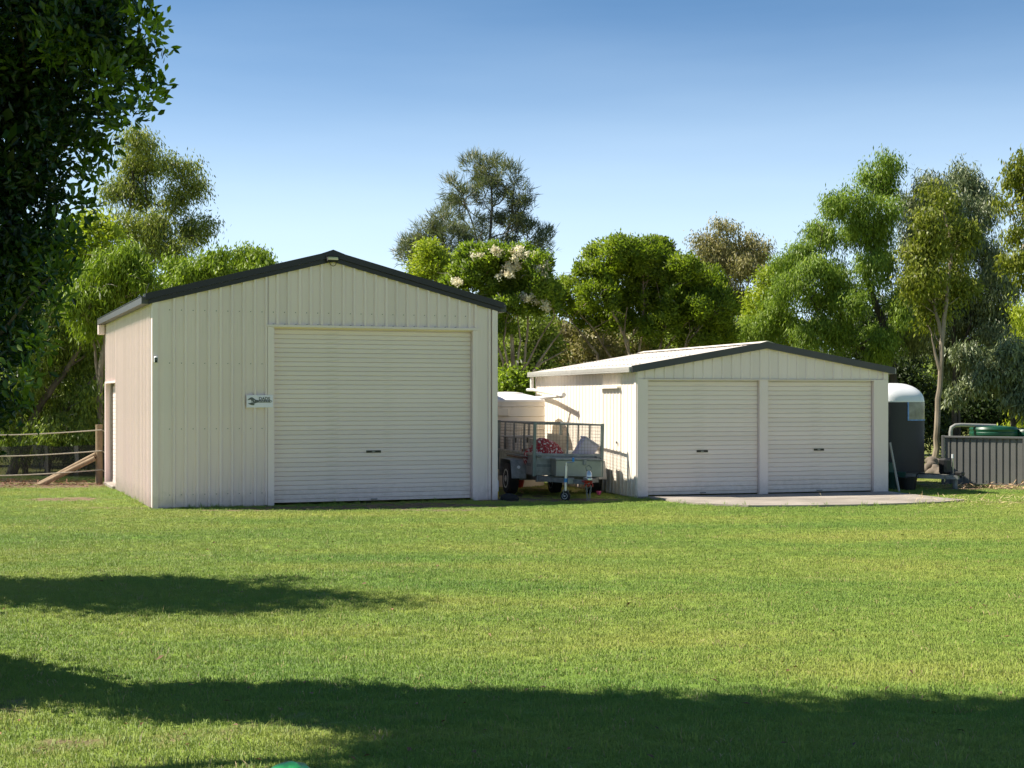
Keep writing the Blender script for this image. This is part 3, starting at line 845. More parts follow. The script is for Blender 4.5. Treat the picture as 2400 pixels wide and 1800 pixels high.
# ---- low double garage
S_ANG = math.atan2(0.287, 0.958)
W2, D2, H2, R2 = 5.11, 6.0, 2.345, 0.44
sshed = empty('double_garage', (2.254, 26.15, 0), (0, 0, S_ANG), 'low pale double garage with two roller doors behind a concrete apron', 'garage')
def gtop2(u): return H2 + R2 * (1 - abs(u - W2 / 2) / (W2 / 2)) - 0.03
dz2 = 2.14
f2 = MB()
f2.prism([(0.02, dz2 + .02), (W2 - 0.02, dz2 + .02), (W2 - 0.02, H2 - 0.03), (W2 / 2, H2 + R2 - 0.04), (0.02, H2 - 0.03)], 0.012, 0.05)
fwall2 = f2.build('front_wall', M['cream3'], sshed)
clad(fwall2, M['cream3'], 0.10, W2 - 0.10, dz2 + 0.025, gtop2, 0.19, 0.05, 0.018, 'front')
for a, b in ((-0.004, 0.205), (W2 - 0.305, W2 + 0.004)):
    MB().box((a, -0.022, 0.0), (b, 0.10, dz2 + 0.018), 0.004).build('corner_post', M['cream3'], fwall2)
MB().box((-0.004, -0.022, dz2 + 0.0195), (0.10, 0.011, gtop2(0) - 0.002)).build('corner_trim', M['cream3'], fwall2)
MB().box((W2 - 0.10, -0.022, dz2 + 0.0195), (W2 + 0.004, 0.011, gtop2(0) - 0.002)).build('corner_trim', M['cream3'], fwall2)
MB().box((2.425, -0.022, 0.0), (2.595, 0.10, dz2 + 0.018), 0.004).build('centre_post', M['cream3'], fwall2)
MB().box((0.10, -0.028, dz2 - 0.005), (W2 - 0.30, 0.0, dz2 + 0.016)).build('door_head', M['cream3'], fwall2)
roller_door(sshed, 0.208, 2.422, 0.05, dz2 + 0.01, 0.07, 0.0835, handle=(1.30, 0.835, 0.22), label='left roller door of the garage', mat='door2')
roller_door(sshed, 2.598, 4.80, 0.05, dz2 + 0.01, 0.07, 0.0835, handle=(3.68, 0.84, 0.21), label='right roller door of the garage', mat='door2')
lw2 = MB().box((0.012, 0.105, -0.05), (0.05, D2, H2 - 0.02)).build('side_wall', M['cream2'], sshed)
clad(lw2, M['cream2'], 0.10, 0.80, 0.02, lambda v: H2 - 0.02, 0.19, 0.034, 0.011, 'left', base=0.10)
clad(lw2, M['cream2'], 0.80, 1.76, 2.03, lambda v: H2 - 0.02, 0.19, 0.034, 0.011, 'left', base=0.10)
clad(lw2, M['cream2'], 1.76, D2 - 0.06, 0.02, lambda v: H2 - 0.02, 0.19, 0.034, 0.011, 'left', base=0.10)
MB().box((-0.02, D2 - 0.06, 0.0), (0.011, D2 + 0.004, H2 - 0.03)).build('corner_trim', M['cream2'], lw2)
MB().box((-0.022, -0.004 + 0.004, 0.0), (0.0115, 0.099, H2 - 0.03)).build('corner_trim', M['cream2'], lw2)
pd = MB().box((-0.006, 0.83, 0.03), (0.0115, 1.73, 1.98)).build('side_door', M['cream2'], sshed)
clad(pd, M['cream2'], 0.83, 1.73, 0.03, lambda v: 1.98, 0.18, 0.04, 0.014, 'left', off=0.007, base=0.83)
MB().box((-0.022, 0.80, 0.02), (0.011, 0.828, 1.985)).build('door_frame', M['cream2'], pd)
MB().box((-0.022, 1.732, 0.02), (0.011, 1.76, 1.985)).build('door_frame', M['cream2'], pd)
MB().box((-0.085, 0.79, 1.99), (0.0115, 1.77, 2.02)).build('door_hood', M['cream2'], pd)
MB().tube([(-0.022, 0.95, 0.98), (-0.045, 0.95, 0.98)], 0.022, 8).build('door_knob', M['galvdark'], pd)
MB().box((0.02, D2 - 0.03, -0.05), (W2 - 0.02, D2, H2 - .02)).build('rear_wall', M['cream2'], sshed)
MB().box((W2 - 0.05, 0.105, -0.05), (W2 - 0.012, D2 - 0.031, H2 - 0.02)).build('side_wall', M['cream3'], sshed)
OV2 = 0.10; sl2 = R2 / (W2 / 2)
rf = MB()
for s in (-1, 1):
    xe = -OV2 if s < 0 else W2 + OV2
    ze = H2 - OV2 * sl2
    rf.prism([(W2 / 2, H2 + R2), (xe, ze), (xe, ze + 0.03), (W2 / 2, H2 + R2 + 0.03)], -0.03, D2 + 0.05)
roof2 = rf.build('roof', M['roofcream'], sshed)
roof_sheets(roof2, W2, D2, H2, R2, OV2, M['roofcream'], -0.03, 8)
barge(roof2, W2, H2, R2, OV2 + 0.02, 0.125, -0.075, -0.034, M['greytrim'], dz=0.065)
MB().prism([(W2 / 2 - 0.16, H2 + R2 + 0.066 - 0.16 * sl2), (W2 / 2, H2 + R2 + 0.069), (W2 / 2 + 0.16, H2 + R2 + 0.066 - 0.16 * sl2), (W2 / 2, H2 + R2 + 0.08)], -0.08, D2 + 0.05).build('ridge_cap', M['roofcream'], roof2)
for s in (-1, 1):
    zg = H2 - OV2 * sl2
    a, b = (-OV2 - 0.07, -OV2 - 0.001) if s < 0 else (W2 + OV2 + 0.001, W2 + OV2 + 0.07)
    MB().box((a, -0.03, zg - 0.06), (b, D2 + 0.12, zg + 0.045), 0.008).build('gutter', M['gutter'], roof2)
    MB().box((min(a, 0) if s < 0 else W2 + 0.02, -0.03, zg - 0.03), (-0.022 if s < 0 else b, D2 + 0.1, zg - 0.02)).build('eave_soffit', M['cream2'], roof2)
# roof screws
sc = MB()
for k in range(30):
    v = 0.15 + k * 0.2
    for t in (0.08, 0.45, 0.85):
        x = -OV2 + (W2 / 2 + OV2) * t; z = H2 - OV2 * sl2 + 0.036 + (x + OV2) * sl2 + 0.025
        sc.box((x - 0.012, v - 0.012, z), (x + 0.012, v + 0.012, z + 0.012))
o = sc.build('roof_screws', M['gutter'], roof2); o['kind'] = 'stuff'

# ---- downpipe and tank pipes beside the garage
def sw(v, off, z):            # a point off the garage's left wall
    return (2.254 + SL[0] * v - SE[0] * off, 26.15 + SL[1] * v - SE[1] * off, z)
dp = empty('downpipe', sw(D2 - 0.02, 0.1, 0), (0, 0, 0), 'white plastic downpipe running from the garage gutter across to the cream tank', 'pipe')
b0 = Vector(sw(D2 - 0.02, 0.1, 0))
def rel(p): return tuple(Vector(p) - b0)
MB().tube([rel(sw(D2 + 0.02, 0.09, 2.27)), rel(sw(D2 + 0.02, 0.09, 1.98))], 0.045, 10).build('vertical_pipe', M['pvc'], dp, True)
el = sw(3.3, 0.30, 1.86)
MB().tube([rel(sw(D2 + 0.25, 0.12, 1.99)), rel(sw(D2 - 0.2, 0.12, 1.985)), rel(sw(4.6, 0.18, 1.93)), rel(el)], 0.036, 10).build('sloping_pipe', M['pvc'], dp, True)
TC = (-0.12, 30.2)
MB().tube([rel(el), rel((0.95, 29.7, 1.845)), rel((0.35, 30.1, 1.80))], 0.036, 10).build('inlet_pipe', M['pvc'], dp, True)
MB().tube([rel(sw(3.24, 0.29, 1.875)), rel(sw(3.3, 0.30, 1.86)), rel(sw(3.34, 0.34, 1.85))], 0.05, 10).build('elbow', M['pvc'], dp, True)

# ---- cream water tank between the sheds
tank = empty('water_tank', (TC[0], TC[1], 0), (0, 0, 0), 'cream round poly water tank with pale lid between the two sheds', 'water tank')
prof = [(0.79, 0.0)]
for z in (0.45, 0.9, 1.15, 1.42, 1.62):
    prof += [(0.80, z - 0.02), (0.79, z - 0.006), (0.79, z + 0.006), (0.815, z + 0.02), (0.80, z + 0.05)]
prof += [(0.80, 1.70), (0.80, 1.735)]
MB().lathe(prof, 48).build('tank_body', M['tank'], tank, True)
MB().lathe([(0.81, 1.736), (0.81, 1.77), (0.72, 1.81), (0.55, 1.86), (0.36, 1.90), (0.35, 1.915), (0.18, 1.935), (0.02, 1.94)], 48).build('tank_lid', M['tanktop'], tank, True)
MB().box((-0.17, -0.86, 1.45), (0.06, -0.79, 1.60), 0.01).build('overflow_box', M['tank'], tank)

# ---- sign
def front_point(u, off, z, ang=B_ANG, o=(-5.862, 23.63)):
    return (o[0] + math.cos(ang) * u + math.sin(ang) * off, o[1] + math.sin(ang) * u - math.cos(ang) * off, z)
sg = empty('workshop_sign', front_point(1.752, 0.045, 1.753), (0, 0, B_ANG), 'white rectangular sign with grey spanner and the word DADS left of the tall door', 'sign')
MB().box((-0.222, -0.012, -0.105), (0.222, 0.0, 0.105), 0.002).build('sign_board', M['signwhite'], sg)
sp = MB()
# spanner silhouette traced as an outline: upper jaw, shaft, ring end, lower jaw
upper = [(-0.207, 0.022), (-0.188, 0.040), (-0.165, 0.060), (-0.140, 0.068), (-0.118, 0.063), (-0.096, 0.045), (-0.075, 0.030), (-0.050, 0.022), (-0.020, 0.020),
         (0.18, 0.020), (0.198, 0.014), (0.207, 0.0), (0.198, -0.014), (0.18, -0.020), (-0.03, -0.020), (-0.06, -0.026), (-0.085, -0.034), (-0.110, -0.020), (-0.128, -0.016), (-0.138, -0.004), (-0.142, 0.014), (-0.150, 0.028), (-0.168, 0.026), (-0.190, 0.020)]
sp.prism(upper, -0.0165, -0.0122)
sp.prism([(-0.196, -0.034), (-0.160, -0.028), (-0.138, -0.018), (-0.112, -0.022), (-0.088, -0.036), (-0.094, -0.060), (-0.105, -0.066), (-0.140, -0.062), (-0.170, -0.052)], -0.0167, -0.0124)
sp.build('spanner_emblem', M['signgrey'], sg)
ring = MB(); ring.lathe([(0.011, -0.0185), (0.011, -0.0169)], 16, c=(0, 0, 0))
vs = [(x + 0.184, z, y) for (x, y, z) in ring.v]
MB().add(vs, ring.f).build('spanner_hole', M['signwhite'], sg)
st = MB()
for (x, z, w, h, s) in ((-0.123, -0.004, .007, .024, -.004), (-0.093, 0.012, .007, .024, -.006), (-0.02, 0.006, .012, .004, 0), (0.000, -0.002, .016, .005, .004), (0.004, 0.006, .005, .016, .006), (0.024, 0.004, .005, .018, .007), (0.045, 0.0, .005, .020, .008), (0.056, 0.0, .005, .020, .008), (0.066, 0.008, .012, .004, .003), (0.070, -0.008, .010, .004, 0.0), (0.098, 0.0, .005, .02, .009), (0.104, 0.010, .014, .004, 0), (0.130, 0.0, .005, .02, .009), (0.136, 0.010, .014, .004, 0), (0.155, 0.003, .005, .016, .007)):
    st.prism([(x - w / 2 - s, z - h / 2), (x + w / 2 - s, z - h / 2), (x + w / 2 + s, z + h / 2), (x - w / 2 + s, z + h / 2)], -0.0195, -0.0172)
st.build('handle_lettering', M['signwhite'], sg)
fc = bpy.data.curves.new('sign_text', 'FONT'); fc.body = 'DADS'; fc.size = 0.072; fc.align_x = 'CENTER'; fc.extrude = 0.002; fc.offset = 0.0018; fc.space_character = 1.0
fo = bpy.data.objects.new('sign_text', fc); COL.objects.link(fo)
bpy.context.view_layer.update()
tm = bpy.data.meshes.new_from_object(fo.evaluated_get(bpy.context.evaluated_depsgraph_get()))
bpy.data.objects.remove(fo); bpy.data.curves.remove(fc)
tm.name = 'lettering'; tm.materials.clear()
link('lettering', tm, sg, M['signgrey'], loc=(0.077, -0.0145, 0.021), rot=(math.radians(90), 0, 0))

# ---- floodlight at the gable, security camera on the corner
fl = empty('floodlight', front_point(2.985, 0.10, 4.145), (0, 0, B_ANG), 'small black floodlight with pale lens at the gable peak of the tall shed', 'floodlight')
Mt = Matrix.Rotation(math.radians(-25), 4, 'X')
MB().box((-0.105, -0.05, -0.04), (0.105, 0.0, 0.06), 0.008, Mt).build('housing', M['black'], fl)
MB().box((-0.085, -0.056, -0.02), (0.085, -0.0505, 0.035), 0, Mt).build('lens', M['lens'], fl)
MB().box((-0.115, -0.06, 0.06), (0.115, 0.01, 0.068), 0, Mt).build('visor', M['greytrim'], fl)
MB().tube([(-0.06, -0.02, -0.03), (-0.045, -0.03, -0.08), (0, -0.03, -0.10), (0.045, -0.03, -0.08), (0.06, -0.02, -0.03)], 0.006, 6).build('cable_loop', M['black'], fl)
MB().box((-0.02, -0.01, -0.03), (0.02, 0.07, 0.01)).build('bracket', M['black'], fl)
sc_ = empty('security_camera', front_point(0.05, 0.045, 2.43), (0, 0, B_ANG), 'tiny white security camera with black face on the tall shed corner', 'camera')
MB().box((-0.028, -0.05, -0.05), (0.028, 0.0, 0.055), 0.012).build('camera_body', M['floatwhite'], sc_)
MB().box((-0.022, -0.056, -0.046), (0.022, -0.0505, 0.028), 0).build('camera_face', M['black'], sc_)
MB().tube([(0, -0.0565, 0.0), (0, -0.066, 0.0)], 0.012, 10).build('camera_lens', M['galvdark'], sc_)
# ------------------------------------------------------------------ trailer
TX, TY = (1250 - 1200) / F * 26.3, 26.3
tr = empty('box_trailer', (TX, TY, 0), (0, math.radians(1.4), math.radians(14.4)), 'grey galvanised cage trailer with checkerplate toolbox parked between the sheds', 'trailer')
TW, TL, Z0, Z1, Z2 = 1.28, 2.7, 0.44, 0.81, 1.36
tray = MB()
tray.box((0.01, 0.01, Z0), (TW - 0.01, TL, Z0 + 0.03))
t_ = tray.build('tray_floor', M['galvdark'], tr)
def side_panel(name, x0, x1, y0, y1):
    m = MB()
    m.box((x0, y0, Z0 - 0.03), (x1, y1, Z1 - 0.05))
    o = m.build(name, M['galv'], tr)
    return o
fp = side_panel('front_panel', 0.03, TW - 0.03, 0.0, 0.025)
lp = side_panel('side_panel', 0.0, 0.025, 0.03, TL)
rp_ = side_panel('side_panel', TW - 0.025, TW, 0.03, TL)
side_panel('tailgate', 0.03, TW - 0.03, TL - 0.025, TL)
MB().box((0.05, -0.004, 0.56), (0.40, 0.0, 0.61)).build('recess_shade', M['galvdark'], fp)  # raised plate, its darker steel stands in for shade in a recess
for (z, t) in ((0.47, .05), (0.70, .03)):
    MB().box((0.04, -0.02, z), (TW - 0.04, -0.001, z + t)).build('pressing', M['galv'], fp)
MB().box((-0.004, 0.2, 0.56), (-0.0005, 0.5, 0.62)).build('recess_shade', M['galvdark'], lp)  # same darker plate for recess shade on the side
MB().box((-0.03, 0.05, Z1 - 0.05), (TW + 0.03, TL, Z1 - 0.048)); 
for (a, b) in (((-0.02, -0.02, Z1 - 0.048), (TW + 0.02, 0.03, Z1)), ((-0.02, 0.031, Z1 - 0.048), (0.03, TL, Z1)), ((TW - 0.03, 0.031, Z1 - 0.048), (TW + 0.02, TL, Z1))):
    MB().box(a, b, 0.006).build('top_rail', M['galv'], tr)
for (x, y) in ((-0.03, -0.03), (TW - 0.025, -0.03), (-0.03, TL - 0.03), (TW - 0.025, TL - 0.03)):
    MB().box((x, y, Z0 - 0.05), (x + 0.055, y + 0.055, Z2 + 0.01), 0.004).build('corner_post', M['postgreen'], tr)
# cage frames and wire
cg = MB()
for (a, b) in (((0.0, -0.015, Z2 - 0.03), (TW, 0.015, Z2)), ((-0.012, 0.03, Z2 - 0.03), (0.018, TL, Z2)), ((TW - 0.018, 0.03, Z2 - 0.03), (TW + 0.012, TL, Z2)), ((0.03, TL - 0.015, Z2 - 0.03), (TW - .03, TL + 0.015, Z2))):
    cg.box(a, b)
for x in (0.62,):
    cg.box((x - 0.015, -0.012, Z1), (x + 0.015, 0.012, Z2 - 0.031)); cg.box((x - 0.015, TL - 0.012, Z1), (x + 0.015, TL + 0.012, Z2 - 0.031))
for y in (0.75, 1.5, 2.2):
    cg.box((-0.012, y - 0.018, Z1), (0.015, y + 0.018, Z2 - 0.031)); cg.box((TW - 0.015, y - 0.018, Z1), (TW + 0.012, y + 0.018, Z2 - 0.031))
cg.build('cage_frame', M['galvdark'], tr)
def wirepanel(ax):
    m = MB(); t = 0.0017
    if ax in ('front', 'rear'):
        y = 0.0 if ax == 'front' else TL
        x = 0.05
        while x < TW - 0.03:
            m.box((x - t, y - t, Z1), (x + t, y + t, Z2 - 0.03)); x += 0.06
        z = Z1 + 0.06
        while z < Z2 - 0.04:
            m.box((0.02, y - t - 0.004, z - t), (TW - 0.02, y + t - 0.004, z + t)); z += 0.06
    else:
        xx = 0.0 if ax == 'left' else TW
        y = 0.05
        while y < TL:
            m.box((xx - t, y - t, Z1), (xx + t, y + t, Z2 - 0.03)); y += 0.06
        z = Z1 + 0.06
        while z < Z2 - 0.04:
            m.box((xx - t - 0.004, 0.03, z - t), (xx + t - 0.004, TL, z + t)); z += 0.06
    return m.build('wire_mesh', M['wire'], tr)
for a in ('front', 'rear', 'left', 'right'): wirepanel(a)
MB().tube([(-0.05, 0.3, 0.735), (-0.05, 1.9, 0.735)], 0.014, 8).build('rope_rail', M['galvdark'], tr)
MB().tube([(-0.05, 0.4, 0.70), (-0.05, 1.8, 0.70)], 0.010, 8).build('rope_rail', M['wood'], tr)
for x in (0.035, TW - 0.12):
    MB().box((x, -0.06, 0.735), (x + 0.09, -0.021, 0.775), 0.01).build('latch', M['galvdark'], tr)
# chassis and drawbar
MB().box((0.05, -0.02, 0.29), (TW - 0.05, 0.07, 0.40)).build('front_crossmember', M['galvdark'], tr)
ch = MB()
for x in (0.12, TW - 0.18): ch.box((x, 0.071, 0.30), (x + 0.06, TL - .05, 0.405))
ch.box((0.0, 1.0, 0.27), (TW, 1.06, 0.33)); ch.build('chassis', M['galvdark'], tr)
dbp = MB()
tip = (TW / 2 + 0.02, -1.12)
for x in (0.1, TW - 0.1):
    d = Vector((tip[0] - x, tip[1] + 0.02, 0)); L = d.length; ang = math.atan2(d.y, d.x)
    dbp.box((0, -0.03, 0.31), (L, 0.03, 0.385), 0, Matrix.Translation((x, -0.02, 0)) @ Matrix.Rotation(ang, 4, 'Z'))
dbp.build('drawbar', M['galvdark'], tr)
cp = MB(); cp.box((tip[0] - 0.05, tip[1] - 0.16, 0.385), (tip[0] + 0.05, tip[1] + 0.08, 0.44), 0.015); cp.lathe([(0.03, 0.44), (0.055, 0.455), (0.05, 0.52), (0.02, 0.56)], 12, c=(tip[0], tip[1] - 0.1, 0))
cpl = cp.build('coupling', M['chrome'], tr, True)
MB().box((tip[0] - 0.085, tip[1] - 0.10, 0.345), (tip[0] + 0.085, tip[1] + 0.10, 0.3845), 0.02).build('coupling_base', M['red'], cpl)
MB().tube([(tip[0] - 0.01, tip[1], 0.55), (tip[0] - 0.03, tip[1], 0.62), (tip[0] + 0.03, tip[1], 0.65), (tip[0] + 0.08, tip[1], 0.60), (tip[0] + 0.05, tip[1], 0.54)], 0.008, 6).build('breakaway_ring', M['galvdark'], cpl)
for s, xx in ((-1, -0.04), (1, 0.05)):
    sh = MB().tube([(tip[0] + xx + 0.03 * math.cos(a), tip[1] - 0.08, 0.30 + 0.04 * math.sin(a)) for a in np.linspace(-0.6, 3.7, 9)], 0.012, 6).build('shackle', M['red'], tr)
    chn = empty_ = None
    z = 0.275; k = 0
    mlink = MB().tube([(0.014 * math.cos(a), 0, 0.024 * math.sin(a)) for a in np.linspace(0, 6.283, 11)], 0.0045, 5, cap=False).mesh('chain_link')
    xo = tip[0] + xx
    while z > 0.03:
        xo += 0.004 * math.sin(k * 1.7) - s * 0.004
        link('chain_link', mlink, tr, M['galv'], loc=(xo, tip[1] - 0.08, z), rot=(0, 0, (k % 2) * math.pi / 2 + 0.3))
        z -= 0.036; k += 1
# jockey wheel
jw_x, jw_y = tip[0] - 0.30, tip[1] + 0.30
jk = MB().tube([(jw_x, jw_y, 0.18), (jw_x, jw_y, 0.62)], 0.024, 10).build('jockey_post', M['chrome'], tr, True)
MB().tube([(jw_x, jw_y, 0.40), (jw_x, jw_y, 0.33)], 0.030, 10).build('jockey_sleeve', M['blue'], jk)
MB().tube([(jw_x, jw_y, 0.62), (jw_x, jw_y, 0.68)], 0.012, 8).build('jockey_spindle', M['chrome'], jk)
MB().tube([(jw_x, jw_y, 0.68), (jw_x + 0.13, jw_y, 0.685), (jw_x + 0.13, jw_y, 0.70)], 0.009, 6).build('crank', M['chrome'], jk)
MB().tube([(jw_x + 0.13, jw_y, 0.695), (jw_x + 0.13, jw_y, 0.77)], 0.022, 8).build('crank_grip', M['blue'], jk)
MB().box((jw_x + 0.03, jw_y - 0.03, 0.30), (jw_x + 0.15, jw_y + 0.03, 0.41), 0.01).build('clamp', M['galv'], jk)
MB().box((jw_x - 0.045, jw_y - 0.035, 0.08), (jw_x - 0.037, jw_y + 0.035, 0.2)).build('fork', M['galv'], jk)
MB().box((jw_x + 0.037, jw_y - 0.035, 0.08), (jw_x + 0.045, jw_y + 0.035, 0.2)).build('fork', M['galv'], jk)
def wheel(parent, c, r, w, name='wheel', rot=0.0):
    tyre = [(r * 0.62, -w / 2), (r * 0.92, -w / 2), (r, -w * 0.36), (r, w * 0.36), (r * 0.92, w / 2), (r * 0.62, w / 2)]
    o = MB().lathe(tyre, 28, axis='x').build(name, M['rubber'], parent, True, loc=c, rot=(0, 0, rot))
    rim = MB().lathe([(r * 0.62, -w / 2 + 0.004), (r * 0.60, -w / 2 - 0.006), (r * 0.52, -w / 2 - 0.004), (r * 0.48, -w / 2 + 0.03), (r * 0.22, -w / 2 + 0.01), (r * 0.18, -w / 2 - 0.01), (0.01, -w / 2 - 0.012)], 24, axis='x')
    rim.build('rim', M['rimwhite'], o, True)
    hub = MB()
    for k in range(5):
        a = k * 2 * math.pi / 5
        cx, cy = r * 0.36 * math.cos(a), r * 0.36 * math.sin(a)
        hub.lathe([(r * 0.07, -w / 2 - 0.004), (r * 0.07, -w / 2 + 0.016)], 8, c=(0, cx, cy), axis='x')
    hub.build('rim_slot', M['black'], o)
    return o
wheel(tr, (-0.17, 1.02, 0.295), 0.295, 0.19)
wheel(tr, (TW + 0.17, 1.02, 0.295), 0.295, 0.19)
wheel(tr, (TW * 0.62, 1.35, 0.25), 0.25, 0.17, 'spare_wheel')
jwo = wheel(jk, (jw_x, jw_y, 0.088), 0.088, 0.06, 'jockey_wheel', rot=math.radians(50))
for s, x0, x1 in ((-1, -0.28, -0.002), (1, TW + 0.002, TW + 0.28)):
    mg = MB()
    prof = [(0.52, 0.33), (0.60, 0.56), (0.66, 0.665), (1.38, 0.665), (1.44, 0.56), (1.52, 0.33)]
    for i in range(len(prof) - 1):
        (y0, z0), (y1, z1) = prof[i], prof[i + 1]
        mg.add([(x0, y0, z0), (x1, y0, z0), (x1, y1, z1), (x0, y1, z1), (x0, y0, z0 - 0.008), (x1, y0, z0 - 0.008), (x1, y1, z1 - 0.008), (x0, y1, z1 - 0.008)], [(0, 1, 2, 3), (7, 6, 5, 4), (0, 3, 7, 4), (1, 5, 6, 2)])
    mgo = mg.build('mudguard', M['galv'], tr)
    MB().box((x0, 0.655, 0.4), (x1, 0.6555, 0.6)) if False else None
    if s < 0:
        MB().tube([(-0.14, 0.575, 0.525), (-0.14, 0.560, 0.53)], 0.03, 12).build('reflector', M['floatwhite'], mgo)
# toolbox on the drawbar
tb = MB().box((0.30, -0.40, 0.412), (1.16, -0.07, 0.70), 0.006).build('toolbox', M['checker'], tr)
MB().box((0.285, -0.415, 0.702), (1.175, -0.06, 0.735), 0.006).build('toolbox_lid', M['galv'], tb)
tread = MB()
rr = random.Random(4)
for i in range(29):
    for j in range(9):
        x = 0.32 + i * 0.029 + (0.0145 if j % 2 else 0); z = 0.43 + j * 0.029
        if x > 1.145: continue
        a = math.radians(45 if (i + j) % 2 else -45)
        Mx = Matrix.Translation((x, -0.4005, z)) @ Matrix.Rotation(a, 4, 'Y')
        tread.box((-0.012, -0.0025, -0.003), (0.012, 0.0, 0.003), 0, Mx)
o = tread.build('tread_pattern', M['checker'], tb); o['kind'] = 'stuff'
MB().box((0.80, -0.43, 0.62), (0.865, -0.4015, 0.725), 0.006).build('toolbox_latch', M['galv'], tb)
MB().box((1.02, -0.4045, 0.675), (1.13, -0.4012, 0.685)).build('maker_strip', M['galv'], tb)
# load in the trailer
def tl(x, y, z):
    a = math.radians(14.4)
    return (TX + math.cos(a) * x - math.sin(a) * y, TY + math.sin(a) * x + math.cos(a) * y, z)
cr = empty('plastic_crate', tl(0.04, 1.98, 0.47), (0, 0, math.radians(14.4)), 'grey slotted plastic crate standing in the trailer behind the side cage', 'crate')
cm = MB()
cw, cd, chh = 0.50, 0.40, 0.58
cm.box((0, 0, 0), (cw, cd, 0.02))
for z in (0.0, 0.27, 0.53):
    cm.box((0, 0, z + 0.021), (cw, 0.014, z + 0.05)); cm.box((0, cd - 0.014, z + 0.021), (cw, cd, z + 0.05)); cm.box((0, 0.0141, z + 0.021), (0.014, cd - .0141, z + 0.05)); cm.box((cw - 0.014, 0.0141, z + 0.021), (cw, cd - .0141, z + 0.05))
x = 0.0
k = 0
while x < cw:
    wd = 0.045 if k % 4 == 0 else 0.012
    if x + wd <= cw:
        for z in (0.05, 0.32):
            cm.box((x, 0.002, z + .001), (x + wd, 0.012, z + 0.22)); cm.box((x, cd - 0.012, z + .001), (x + wd, cd - 0.002, z + 0.22))
            if x < cd - 0.05:
                cm.box((0.002, x + .013, z + .001), (0.012, x + wd + .013, z + 0.22)); cm.box((cw - 0.012, x + .013, z + .001), (cw - 0.002, x + wd + .013, z + 0.22))
    x += wd + 0.020; k += 1
cm.build('crate_body', M['greycrate'], cr)
MB().box((-0.03, -0.025, 0.58), (cw + 0.03, cd + 0.02, 0.605), 0.005).build('crate_rim', M['greycrate'], cr)
for x in (0.12, 0.36):
    MB().box((x, -0.03, 0.47), (x + 0.03, -0.012, 0.57), 0, None).build('crate_clip', M['black'], cr)
# red bag: a slumped sack
rng = np.random.default_rng(3)
import bmesh
def lump(name, mat, r, loc, seed, sub=3, amp=0.18, fr=2.5, rot=0.0, flat=0.0, parent=None):
    bm = bmesh.new(); bmesh.ops.create_icosphere(bm, subdivisions=sub, radius=1.0)
    rr_ = np.random.default_rng(seed)
    ks = [(rr_.normal(0, 1, 3) * fr, rr_.uniform(0, 6.28)) for _ in range(5)]
    for v in bm.verts:
        n = v.co.copy()
        d = sum(math.sin(k[0] * n.x + k[1] * n.y + k[2] * n.z + p) for k, p in ks) / 5
        v.co = n * (1 + amp * d)
        v.co = Vector((v.co.x * r[0], v.co.y * r[1], max(v.co.z, -flat if flat else -9) * r[2]))
    me = bpy.data.meshes.new(name); bm.to_mesh(me); bm.free()
    me.polygons.foreach_set('use_smooth', [True] * len(me.polygons))
    return link(name, me, parent, mat, loc, (0, 0, rot))
o = lump('red_bag', M['fabric'], (0.34, 0.28, 0.33), tl(0.34, 0.52, 0.70), 8, amp=0.28, rot=0.3)
tag(o, 'red fabric bag with white printed pattern lying in the trailer', 'bag')
tub = empty('storage_tub', tl(0.97, 0.42, 0.62), (0, math.radians(33), math.radians(14.4)), 'pale lilac plastic tub tipped on its side in the trailer', 'tub')
tm_ = MB()
def frustum(m, w0, d0, w1, d1, z0, z1):
    vs = [(-w0, -d0, z0), (w0, -d0, z0), (w0, d0, z0), (-w0, d0, z0), (-w1, -d1, z1), (w1, -d1, z1), (w1, d1, z1), (-w1, d1, z1)]
    m.add(vs, [(0, 3, 2, 1), (0, 1, 5, 4), (1, 2, 6, 5), (2, 3, 7, 6), (3, 0, 4, 7), (4, 5, 6, 7)])
frustum(tm_, 0.13, 0.12, 0.155, 0.15, -0.18, 0.44); tm_.build('tub_body', M['lavender'], tub)
tm_ = MB(); frustum(tm_, 0.17, 0.165, 0.17, 0.165, 0.441, 0.465); tm_.build('tub_rim', M['lavender'], tub)
tm_ = MB(); frustum(tm_, 0.145, 0.14, 0.145, 0.14, 0.4655, 0.467); tm_.build('tub_inner_shade', M['handle'], tub)  # dark cap on the solid tub, inner shade put into its colour
o = MB().box((-0.22, -0.008, 0), (0.16, 0.008, 0.66), 0, Matrix.Rotation(math.radians(-14), 4, 'X') @ Matrix.Rotation(math.radians(8), 4, 'Y')).build('plywood_sheet', M['ply'], None, loc=tl(0.78, 1.2, 0.47), rot=(0, 0, math.radians(14.4)))
tag(o, 'weathered pale plywood offcut leaning inside the trailer', 'plywood')
o = MB().box((-0.1, -0.03, 0), (0.55, 0.03, 0.06), 0.005).build('timber_offcut', M['wood'], None, loc=tl(0.08, 0.85, 0.80), rot=(0, 0, math.radians(60)))
tag(o, 'red brown timber offcut lying between crate and red bag', 'timber')
o = lump('rag_bundle', M['ply'], (0.14, 0.12, 0.2), tl(1.13, 0.9, 0.68), 12, amp=0.25); tag(o, 'grey crumpled rag bundle at the back right of the trailer', 'rag')
